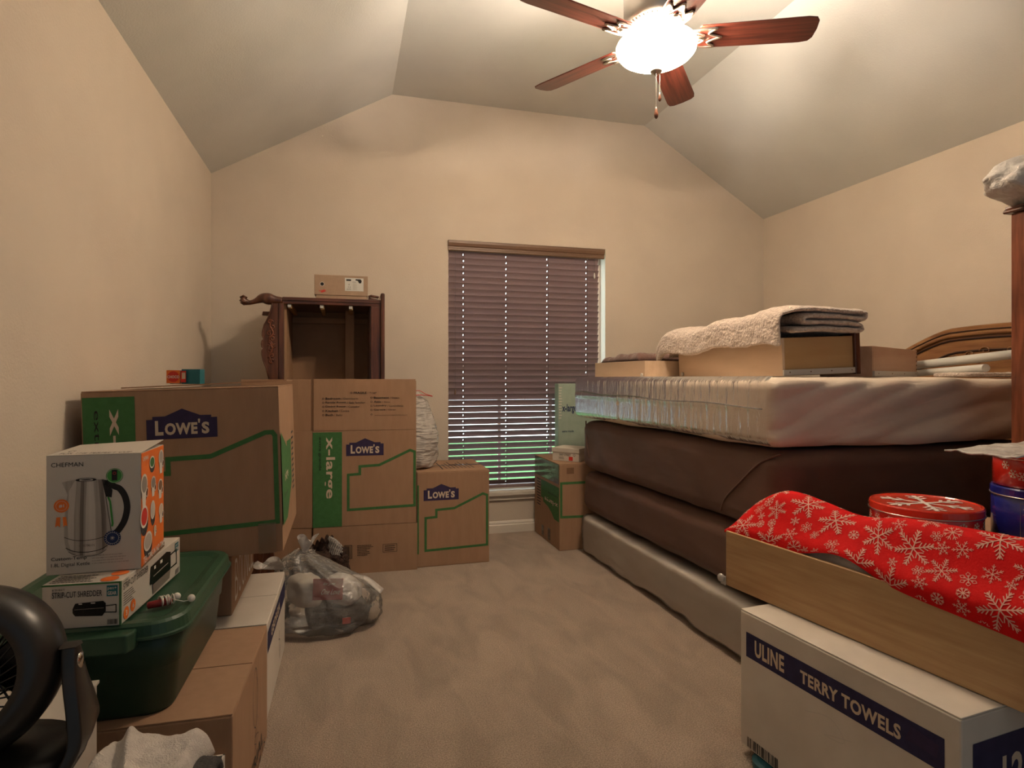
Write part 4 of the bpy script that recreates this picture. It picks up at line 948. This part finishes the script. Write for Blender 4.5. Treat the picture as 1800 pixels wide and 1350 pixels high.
# --- drawers on the top mattress
ZT = 1.132
def drawer(name, label, loc, rz, w, d, h, m_side, m_back, ry=0, rx=0, front=None, fz=.0, th=.013, rails=(), cat='drawer', corner=None):
    """x along w, y along d, origin bottom corner. Walls: y=0 'side', x=0 'back', x=w 'front'"""
    t = thing(name, label, cat, loc, rz, None, rx, ry)
    obj('side_board', MB().box(th, w-th, 0, th, 0, h), m_side, t, bevel=.002)
    obj('side_board', MB().box(th, w-th, d-th, d, 0, h), m_side, t, bevel=.002)
    obj('end_board', MB().box(0, th, 0, d, 0, h), m_back, t, bevel=.002)
    if front: obj('front_board', MB().box(w-th, w+.014, -.012, d+.012, -fz, h+.018), front, t, bevel=.004)
    else: obj('end_board', MB().box(w-th, w, 0, d, 0, h), m_back, t, bevel=.002)
    obj('bottom_board', MB().box(th, w-th, th, d-th, .012, .018), m_side, t)
    for y in rails:
        y0, y1 = (-.009, 0) if y == 0 else (d, d+.009)
        rl = obj('slide_rail', MB().box(.0, w*.97, y0, y1, .004, .026).box(0, w*.97, y0*1.0, y0+.012 if y == 0 else y1, .002, .005), M['railm'], t, bevel=.001)
        s_ = MB()
        for k in range(4): s_.lathe([(.003, 0), (.001, .0015)], 8, Matrix.Translation((w*(.08+.28*k), y0 if y == 0 else y1, .015)) @ Matrix.Rotation(PI/2 if y == 0 else -PI/2, 4, 'X'))
        obj('screws', s_, M['cardin'], rl)
    return t
# A: big drawer under the fleece; back board faces the left
dA = drawer('drawer', 'pale wood drawer on the top mattress carrying the folded sherpa blanket', (1.735, 2.085, ZT+.004), math.radians(-4), .350, .90, .158, M['palex'], M['pale'], front=M['dark'], fz=.004, ry=math.radians(-2.2), rails=(0,))
dB = drawer('drawer', 'low pale drawer at the far left of the top mattress, brown cloth in it', (1.595, 3.00, ZT), math.radians(3.5), .34, .60, .092, M['pale'], M['pale'], rails=())
dC = drawer('drawer', 'pinkish wood drawer with dovetailed corner, right of the blanket drawer', (2.215, 2.105, ZT+.002), math.radians(26), .640, .22, .135, M['pinkw'], M['pinkw'], rails=(0,))
dt = MB()
for k in range(6): dt.box(.627, .6405, -.0006, .004, .012+k*.021, .020+k*.021)
obj('dovetails', dt, M['cardin'], dC)
obj('roller', MB().lathe([(.001, 0), (.010, .001), (.010, .008), (.001, .009)], 16, Matrix.Translation((-.004, .02, .014)) @ Matrix.Rotation(-PI/2, 4, 'Y')), M['railm'], dB)
obj('roller', MB().lathe([(.001, 0), (.010, .001), (.010, .008), (.001, .009)], 16, Matrix.Translation((-.002, .85, .014)) @ Matrix.Rotation(-PI/2, 4, 'Y')), M['railm'], dA)
q_ = obj('brown_cloth', closed_heap(heap(.29, .46, .032, 14, amp=.012, sc=12, edge=.12, fn=lambda u, v: .02*(1-v)), 50, 50), M['brcloth'], None, smooth=True)
q_.location = (1.752, 3.36, ZT+.094); q_.rotation_euler.z = math.radians(3.5); tag(q_, 'brown cloth bulging from the low pale drawer at the far left', 'cloth')
# folded sherpa blanket: layers folded back and forth, lying along the drawer
def ribbon(path, th, y0, y1, ny, nz=.006, sc=25, seed=0, yfn=None, arc=None):
    """cloth: 2-D path (x,z) with thickness, extended along y"""
    P2 = [Vector((p[0], p[1])) for p in smooth_path(path, 7)]; n = len(P2); Lf = []; Rt = []
    for i in range(n):
        d = (P2[min(i+1, n-1)]-P2[max(i-1, 0)]).normalized(); nn = Vector((-d.y, d.x)); Lf.append(P2[i]+nn*th/2); Rt.append(P2[i]-nn*th/2)
    d0 = (P2[0]-P2[1]).normalized()*th*.45; d1 = (P2[-1]-P2[-2]).normalized()*th*.45
    loop = [P2[0]+d0]+Lf+[P2[-1]+d1]+Rt[::-1]; m = len(loop); mb = MB()
    for j in range(ny+1):
        v = j/ny; e = round(min(v, 1-v)*ny); sh_ = 1 if e >= 3 else (.30, .70, .90)[e]
        loop = [P2[0]+d0*sh_]+[c_+(l_-c_)*sh_ for c_, l_ in zip(P2, Lf)]+[P2[-1]+d1*sh_]+[c_+(l_-c_)*sh_ for c_, l_ in zip(P2[::-1], Rt[::-1])]
        cxm = sum((q_.x for q_ in loop))/m
        for q_ in loop:
            x, z = q_.x, q_.y; y = y0+(y1-y0)*v
            # shrink ends towards the centre line of the sheet is approximated by noise only
            o_ = nz*FR(x, y, z, sc, seed, 3)
            px, pz = x+o_, z+nz*FR(x+5, y, z, sc, seed, 3)
            if yfn: px, y, pz = yfn(px, y, pz, v)
            mb.v.append(Vector((px, y, pz)))
    for j in range(ny):
        for k in range(m):
            mb.f.append([j*m+k, j*m+(k+1) % m, (j+1)*m+(k+1) % m, (j+1)*m+k]); mb.m.append(0)
    for f_ in mb.f: f_.reverse()
    for base, fl_ in ((0, False), (ny*m, True)):
        for i in range(n-1):
            q4 = [base+1+i, base+2+i, base+2*n-i, base+2*n+1-i]; mb.f.append(q4[::-1] if fl_ else q4); mb.m.append(0)
        for q3 in ([base, base+1, base+2*n+1], [base+n, base+n+1, base+n+2]): mb.f.append(q3[::-1] if fl_ else q3); mb.m.append(0)
    return mb
def yA(x, y, z, v):   # v 0 = near end of the drawer, 1 = far (left) end
    z2 = z*(1-.18*v)+.012*math.sin(v*7+x*9)+.008*math.sin(v*17)
    if v > .88: z2 -= (v-.88)**2*4.0*1.2
    x2 = x+.012*math.sin(v*5)-.03*v
    return x2, y, z2
pathA = [(-.055, -.040), (-.050, .012), (-.015, .030), (.10, .020), (.25, .016), (.335, .020), (.352, .034), (.335, .048), (.22, .046), (.08, .052), (.045, .066), (.09, .080), (.22, .076), (.345, .080), (.362, .094), (.345, .106), (.24, .104), (.06, .108), (-.02, .100), (-.052, .060), (-.05, .035)]
pathA = [(.03, .016), (.20, .014), (.335, .016), (.348, .029), (.330, .041), (.22, .040), (.10, .044), (.072, .056), (.10, .070), (.22, .066), (.352, .066), (.368, .080), (.352, .093), (.24, .090), (.12, .098), (.06, .104), (-.01, .098), (-.040, .075), (-.046, .040), (-.046, .0), (-.044, -.03)]
sb_ = ribbon(pathA, .0255, .0, 1.05, 90, .0045, 26, 3, yA)
q_ = obj('sherpa_blanket', sb_, M['sherpa'], None, smooth=True)
q_.location = (1.735, 2.045, ZT+.166); q_.rotation_euler = (0, math.radians(-2.2), math.radians(-4)); tag(q_, 'folded cream sherpa blanket lying across the pale wood drawer', 'blanket')
tx = q_.modifiers.new('d', 'SUBSURF'); tx.levels = 1; tx.render_levels = 1
# rolled papers and folder
for (nm, lb_, a, c, r) in (('paper_roll', 'long pale paper roll rising to the right before the headboard', (2.835, 2.43, ZT+.062), (2.893, 1.98, ZT+.105), .021),
                           ('paper_roll', 'shorter pale paper roll lying lower on the mattress before the headboard', (2.86, 2.44, ZT+.022), (2.66, 1.95, ZT+.040), .017)):
    mb = MB(); va = Vector(a); vc = Vector(c); mb.tube([va, vc], r, 24)
    q_ = obj(nm, mb, M['paper'], None, smooth=False); tag(q_, lb_, 'paper roll')
    for p_ in q_.data.polygons:
        if len(p_.vertices) == 4: p_.use_smooth = True
q_ = obj('folded_fleece', softbox(.30, .16, .018, .008, 10, lambda p, n: n*.004*FR(p.x, p.y, p.z, 30, 9)), M['sherpa'], None, smooth=True); q_.location = (2.66, 1.99, ZT+.002); tag(q_, 'thin folded pale fleece under the paper rolls', 'blanket')
# ------------------------------------------------------------------ headboard against the right wall
hb = thing('headboard', 'carved oak headboard with an arched top against the right wall', 'headboard', (3.25, 2.30, 0))
def arch(y, top=1.41, w_=.80, lo=1.20):
    t_ = abs(y)/w_; return top-.02*(t_*2)**2-.15*max(0, t_-.33)**1.25*1.9
pr = []
for k in range(33):
    y = -.80+1.6*k/32; pr.append((y, arch(y)))
Th = frame((-.03, 0, 0), (0, 1, 0), (0, 0, 1))
obj('panel', MB().prism([(-.80, 0)]+pr+[(.80, 0)], .06, Th), M['oak'], hb, bevel=.008)
obj('top_moulding', MB().tube([(-.035, y, z-.045) for y, z in pr], .014, 8, flat=.8), M['oak'], hb, smooth=True)
g_ = MB(); g_.tube([(-.033, y, z-.070) for y, z in pr], .005, 6); g_.tube([(-.033, y*.86, z-.135) for y, z in pr], .006, 6); g_.tube([(-.033, y, z-.026) for y, z in pr], .003, 6); obj('groove', g_, M['groove'], hb)
cv = MB()
for s_ in (-1, 1):
    for (a_, b_, r_) in ((.06, 1.27, .03), (.14, 1.255, .022), (.22, 1.24, .018), (.10, 1.22, .02)):
        pts = []
        for k in range(24):
            t_ = k/23; an = 2.2*PI*t_*s_; r = r_*(1-.75*t_); pts.append((-.034, s_*a_+r*math.cos(an), b_+r*math.sin(an)*.8))
        cv.tube(pts, .005, 6)
obj('carving', cv, M['oak'], hb, smooth=True)
for s_ in (-1, 1): obj('post', MB().box(-.035, .035, s_*.80-.03, s_*.80+.03, 0, 1.16), M['oak'], hb, bevel=.008)
# ------------------------------------------------------------------ tall chest at the right edge
tcx = thing('tall_chest', 'tall reddish cherry chest cut off by the right picture edge', 'chest', (2.33, 1.00, 0))
obj('carcass', MB().box(0, .50, 0, .62, 0, 1.725), M['chest'], tcx, bevel=.004)
obj('top_board', MB().prism([(-.012, 0), (-.016, .006), (-.012, .012), (-.004, .018), (-.002, .026), (.50, .026), (.50, 0)], -.65, frame((0, -.012, 1.726), (1, 0, 0), (0, 0, 1))), M['dark'], tcx, bevel=.002)
obj('base_moulding', MB().box(-.015, .515, -.015, .635, 0, .09), M['chest'], tcx, bevel=.008)
for k in range(5):
    d_ = obj('drawer', MB().box(.03, .47, -.018, 0, .13+k*.315, .42+k*.315), M['chest'], tcx, bevel=.006)
    obj('knob', MB().lathe([(.006, 0), (.008, .012), (.016, .020), (.001, .028)], 14, Matrix.Translation((.25, -.018, .275+k*.315)) @ Matrix.Rotation(PI/2, 4, 'X')), M['nickel'], d_, smooth=True)
cbg = MB(); cbg.grid(bagfn([(0.001, .001), (.001, .09), (.012, .14), (.045, .155), (.085, .145), (.115, .10), (.125, .06), (.13, .001)], 17, .32, 2.2, 1.30, 1.0, wr=.25, ws=40), 80, 50, wrapu=True)
q_ = obj('plastic_bag', cbg, M['bagw'], None, smooth=True); q_.location = (2.40, 1.50, 1.768); q_.rotation_euler = (0, math.radians(-5), 0); tag(q_, 'crumpled white plastic bag on top of the tall cherry chest', 'bag')

# ------------------------------------------------------------------ foreground: towel carton, long drawer, fleece, tins
ul = carton('cardboard_box', 'large white carton with a navy lettered stripe under the long oak drawer', (1.217, .941, .027), math.radians(0), .43, .633, .405, m=M['cardw'], tape=False, seam='y')
ul.rotation_euler.z = math.radians(5.6)
P = Print((0, .633, 0), (0, -1, 0), (0, 0, 1))
P.rect(.025, .272, .600, .345, M['navyb'])
P.text('ULINE', .060, .286, .170, .333, M['cream'], .035, 1); P.text('TERRY TOWELS', .225, .288, .505, .322, M['cream'], .035, 1)
barcode(P, .03, .005, .15, .035); P.rect(.30, .06, .34, .062, M['steeld']); P.line(smooth_path([(.24, .22), (.32, .24), (.36, .20), (.30, .19), (.38, .215)], 5), .0012, M['steell'])
P.poly([(.515, .300), (.585, .296), (.59, .325), (.53, .335)], M['navy'], 2)
P.done('printed_stripe', ul)
P = Print((0, 0, 0), (1, 0, 0), (0, 0, 1)); P.rect(.035, .06, .40, .345, M['navyb']); P.text('12', .13, .22, .20, .30, M['cream'], .03, 1); P.text('TOWELS', .22, .22, .38, .30, M['cream'], .03, 1); P.done('printed_panel', ul)
tt = obj('tub_lid', loft([(rrect(.235, .30, .05), 0), (rrect(.245, .31, .05), .006), (rrect(.245, .31, .05), .022), (rrect(.235, .30, .05), .026)]), M['tealtub'], None, smooth=False); tt.location = (1.405, 1.235, 0); tt.rotation_euler.z = math.radians(5.6); tag(tt, 'teal plastic lid lying on the carpet under the large white towel carton', 'lid')
DA = math.radians(8.2)
Zd = .434
dl = thing('drawer', 'long oak drawer on the towel carton heaped with the red snowflake fleece', 'drawer', (1.236, 1.758, Zd), DA)
# local: x to the right, y towards the far end is 0, near end negative
DL, DW, DH = 1.05, .37, .182
R_ = Matrix.Rotation(0, 4, 'Z')
obj('side_board', MB().box(0, .016, -DL, -.0, 0, DH), M['snowoak'], dl, bevel=.002)
obj('side_board', MB().box(DW-.016, DW, -DL, 0, 0, DH), M['snowoak'], dl, bevel=.002)
obj('end_board', MB().box(.016, DW-.016, -.016, 0, 0, DH), M['pale'], dl, bevel=.002)
obj('bottom_board', MB().box(.016, DW-.016, -DL, -.016, .008, .014), M['pale'], dl)
obj('end_board', MB().box(.016, DW-.016, -DL, -DL+.016, 0, DH), M['pale'], dl, bevel=.002)
for (px, py) in ((-.006, -.006), (DW-.02, -.006)):
    br = obj('roller_bracket', MB().box(px, px+.016, 0, .016, .0, .004).box(px, px+.003, -.004, .018, 0, .030), M['railm'], dl, bevel=.001)
    obj('roller', MB().lathe([(.001, -.006), (.012, -.005), (.014, 0), (.012, .005), (.001, .006)], 18, Matrix.Translation((px-.004, .012, .022)) @ Matrix.Rotation(PI/2, 4, 'Y')), M['railm'], br, smooth=True)
gc = obj('grey_garment', closed_heap(heap(DW-.045, DL-.06, .058, 77, amp=.020, sc=16, edge=.08), 50, 110), M['greyc'], None, smooth=True)
gc.matrix_world = Matrix.Translation((1.236, 1.758, Zd+.150)) @ Matrix.Rotation(DA, 4, 'Z') @ Matrix.Translation((DW/2, -DL/2, 0)); tag(gc, 'grey garment showing under the red snowflake fleece in the oak drawer', 'garment')
# fleece: profile across (distance s from the front edge) and along
def fleece(s, t):
    """s metres across from the front lower edge, t metres from the far end; local drawer coords"""
    tt_ = max(0, min(1, t/DL))
    rise = 1-math.exp(-t/.045)
    ridge = .128+.022*math.exp(-((t-.15)/.10)**2)-.018*math.exp(-((t-.40)/.10)**2)+.035*tt_
    over = -.018*max(0, min(1, (t-.42)/.25))-.004   # laps over the front board at the near end
    gapz = .034*math.exp(-((t-.42)/.10)**2)
    prof = [(.010+over*.6, -.012+gapz-.030*max(0, min(1, (t-.5)/.4))), (.012+over, .020+gapz*.5), (.045, .062), (.095, ridge-.012), (.14, ridge), (.19, ridge-.022), (.24, ridge-.042), (.29, .052), (.33, .040)]
    # arc length lookup
    acc = 0; x, z = prof[-1]
    for (a, b), (c, d) in zip(prof, prof[1:]):
        l_ = math.hypot(c-a, d-b)
        if s <= acc+l_:
            f_ = (s-acc)/l_; f2 = f_; x, z = a+(c-a)*f2, b+(d-b)*f2; break
        acc += l_
    z = z*rise if z > 0 else z
    back = 1 if x < .24 else 0
    zn = .006*FR(x, t, 0, 3.5, 13, 2)*min(1, x/.05)*rise
    z += zn
    ts = t+.012*N(x, t, 2, 9, 4)-.02*math.sin(min(1, x/.3)*PI)*math.exp(-t/.08)
    return Vector((x, -ts+.012, DH+z))
def fleece_s(s, t):   # smoothed across
    return (fleece(max(0, s-.022), t)+fleece(s, t)*2+fleece(s+.022, t)+fleece(max(0, s-.011), t)+fleece(s+.011, t))/6
Lm = MB(); SS = .385
Lm.grid(lambda u, v: fleece_s(u*SS, v*(DL+.0)), 70, 150)
# snowflakes woven onto the same cloth
rs = random.Random(5)
def seg(mb, p, q_, wd):
    d = math.hypot(q_[0]-p[0], q_[1]-p[1]); n = max(1, int(d/.007)); dx, dy = (q_[0]-p[0])/d, (q_[1]-p[1])/d; nx, ny = -dy*wd/2, dx*wd/2
    vs = []
    for k in range(n+1):
        s_, t_ = p[0]+dx*d*k/n, p[1]+dy*d*k/n
        for sg in (1, -1):
            a, b = s_+nx*sg, t_+ny*sg
            if a < .004 or a > SS-.01 or b < .01: return
            e = .004; c_ = fleece_s(a, b); n_ = (fleece_s(a+e, b)-c_).cross(fleece_s(a, b+e)-c_).normalized()
            if n_.z < 0 and n_.x > -.2: n_ = -n_
            if n_.dot(Vector((-.6, 0, .8))) < 0: n_ = -n_
            vs.append(c_+n_*.0014)
    mb.add(vs, [(2*k, 2*k+1, 2*k+3, 2*k+2) for k in range(n)], 1)
def flake(mb, s0, t0, R, kind, rot):
    for k in range(6 if kind != 2 else 8):
        a = rot+2*PI*k/(6 if kind != 2 else 8); ca, sa = math.cos(a), math.sin(a)
        pt = lambda r, o_: (s0+r*ca-o_*sa, t0+r*sa+o_*ca)
        wd = max(.0016, R*.060)
        if kind == 0:
            seg(mb, pt(0, 0), pt(R, 0), wd)
            for r in ((.28, .48, .66, .82) if R > .03 else (.35, .65)):
                for sg in (-1, 1): seg(mb, pt(r*R, 0), pt((r+.20)*R, sg*R*.22*(1.35-r)), wd*.8)
        elif kind == 1:
            seg(mb, pt(0, 0), pt(R*.6, 0), wd)
            for sg in (-1, 1):
                seg(mb, pt(R*.3, 0), pt(R*.72, sg*R*.24), wd*.8); seg(mb, pt(R*.72, sg*R*.24), pt(R, 0), wd*.8)
        else:
            seg(mb, pt(0, 0), pt(R, 0), wd*1.2); 
            for sg in (-1, 1): seg(mb, pt(R*.6, 0), pt(R*.9, sg*R*.25), wd)
pts_ = []
tries = 0
while tries < 9000 and len(pts_) < 105:
    tries += 1; R = rs.choice((.052, .042, .034, .024, .019, .015)) if tries > 60 else .050; s0, t0 = rs.uniform(0, .36), rs.uniform(.0, DL-.02)
    if all(math.hypot(s0-a, t0-b) > (R+r)*.97 for a, b, r in pts_):
        pts_.append((s0, t0, R)); flake(Lm, s0, t0, R, 0 if R > .028 else rs.choice((1, 2, 0)), rs.uniform(0, 1))
rf = obj('snowflake_blanket', Lm, [M['redf'], M['flake']], None, smooth=True)
rf.matrix_world = Matrix.Translation((1.236, 1.758, Zd)) @ Matrix.Rotation(DA, 4, 'Z'); tag(rf, 'red fleece blanket printed with pale snowflakes in the long oak drawer', 'blanket')
# tins
def tin(name, label, loc, r, h, m, mlid, rz=0, lidh=.022):
    t = thing(name, label, 'tin', loc, rz)
    obj('tin_body', MB().lathe([(r-.006, 0), (r-.002, .002), (r-.002, h-.006), (r-.006, h-.004)], 64), m, t, smooth=True)
    obj('tin_lid', MB().lathe([(r-.001, h-lidh), (r, h-lidh), (r, h-.004), (r-.003, h), (r-.008, h), (r-.011, h-.003), (r-.03, h-.0035)], 64), mlid, t, smooth=False)
    obj('lid_rim', MB().tube([((r+.0005)*math.cos(2*PI*k/64), (r+.0005)*math.sin(2*PI*k/64), h-lidh-.002) for k in range(65)], .0018, 6), M['nickel'], t, smooth=True)
    return t
def tin_wrap(t, r, items, name):
    """prints bent round the tin wall: items list of polylines (angle*r, z, width, material)"""
    mb = MB(); mats = []
    for pts, wd, m in items:
        if m not in mats: mats.append(m)
        mi = mats.index(m); n = len(pts)
        for i in range(n-1):
            (a, b), (c, d) = pts[i], pts[i+1]; l_ = math.hypot(c-a, d-b); k_ = max(1, int(l_/.012)); nx, ny = -(d-b)/l_*wd/2, (c-a)/l_*wd/2; vs = []
            for q_ in range(k_+1):
                s_, z_ = a+(c-a)*q_/k_, b+(d-b)*q_/k_
                for sg in (1, -1):
                    an = (s_+nx*sg)/r; vs.append(((r+.0006)*math.cos(an), (r+.0006)*math.sin(an), z_+ny*sg))
            mb.add(vs, [(2*q_, 2*q_+1, 2*q_+3, 2*q_+2) for q_ in range(k_)], mi)
    return obj(name, mb, mats, t)
def wall_flakes(r, zs, R, a0, a1, n):
    it = []
    for k in range(n):
        an = a0+(a1-a0)*k/max(1, n-1); z0 = zs[k % len(zs)]
        for j in range(6):
            a = j*PI/3+k; e = (an*r+R*math.cos(a), z0+R*math.sin(a)); it.append(([(an*r, z0), e], R*.16, M['cream']))
            for sg in (-.5, .5): it.append(([(an*r+R*.55*math.cos(a), z0+R*.55*math.sin(a)), (an*r+R*.55*math.cos(a)+R*.4*math.cos(a+sg*1.6), z0+R*.55*math.sin(a)+R*.4*math.sin(a+sg*1.6))], R*.14, M['cream']))
    return it
t1 = tin('cookie_tin', 'wide red tin with a big white snowflake on its lid, behind the red fleece', (1.715, 1.440, .663), .148, .086, M['tinred'], M['tinlid'])
P = Print((0, 0, .0825), (1, 0, 0), (0, 1, 0))
for k in range(6):
    a = k*PI/3+math.radians(-5); ca, sa = math.cos(a), math.sin(a); pt = lambda r, o_: (r*ca-o_*sa, r*sa+o_*ca)
    P.line([pt(.0, 0), pt(.122, 0)], .012, M['paper'], k*.1)
    for r_ in (.056, .086):
        for sg in (-1, 1): P.line([pt(r_, 0), pt(r_+.026, sg*.024)], .009, M['paper'], 1+k*.1)
P.done('printed_snowflake', t1)
tin_wrap(t1, .146, wall_flakes(.146, (.025, .042), .013, 2.4, 5.8, 22), 'printed_flakes')
pc_ = carton('cardboard_box', 'plain brown carton supporting the blue tin, between the oak drawer and chest', (1.738, .98, 0), math.radians(8.2), .42, .63, .662, tape=False)
t2 = tin('cookie_tin', 'blue tin with a snowy winter picture under the round red tin', (1.925, 1.238, .6625), .131, .158, M['tinblue'], M['tinblue'])
mb = MB(); 
def pic(u, v):
    an = 3.55+1.35*(u-.5)*math.sqrt(max(.02, 1-(2*v-1)**2))+.75; return Vector((.1305*math.cos(an), .1305*math.sin(an), .012+.092*v))
mb.grid(pic, 24, 12); obj('printed_picture', mb, M['tinpic'], t2, smooth=True)
tin_wrap(t2, .129, [([(3.25*.129, .02), (3.25*.129, .12)], .001, M['steeld']), ([(3.25*.129, .02), (3.72*.129, .02)], .001, M['steeld']), ([(3.25*.129, .12), (3.72*.129, .12)], .001, M['steeld']), ([(3.3*.129, .105), (3.6*.129, .105)], .002, M['steelp']), ([(3.3*.129, .09), (3.55*.129, .09)], .0015, M['steelp'])], 'printed_lines')
t3 = tin('cookie_tin', 'smaller red snowflake tin stacked on the blue tin', (1.925, 1.238, .8215), .127, .105, M['tinred'], M['tinlid'])
tin_wrap(t3, .125, wall_flakes(.125, (.062, .040, .035), .013, 2.9, 5.6, 16), 'printed_flakes')
mb = MB(); mb.grid(lambda u, v: Vector((-.27+.46*u, -.13+.26*v*(1-.3*(1-u)), .006+.006*FR(u*3, v*3, 0, 1.5, 7)+.004*u)), 40, 30)
q_ = obj('plastic_bag', mb, M['bagw'], None, smooth=True, solid=.004); q_.location = (1.835, 1.205, .9285); tag(q_, 'flat white plastic bag lying on the stacked red tin', 'bag')

# ------------------------------------------------------------------ groups of the same kind
for o in list(COL.objects):
    if o.parent or 'label' not in o: continue
    n = o.name.split('.')[0]
    g = {'moving_box': 'store moving boxes', 'cookie_tin': 'round metal tins by the tall chest', 'mattress': 'mattresses in the bed stack',
         'paper_roll': 'paper rolls before the headboard', 'cardboard_box': 'plain cartons along the walls', 'shoe_box': 'shoe boxes'}.get(n)
    if n == 'drawer': g = 'loose dresser drawers'
    if g and 'group' not in o: o['group'] = g
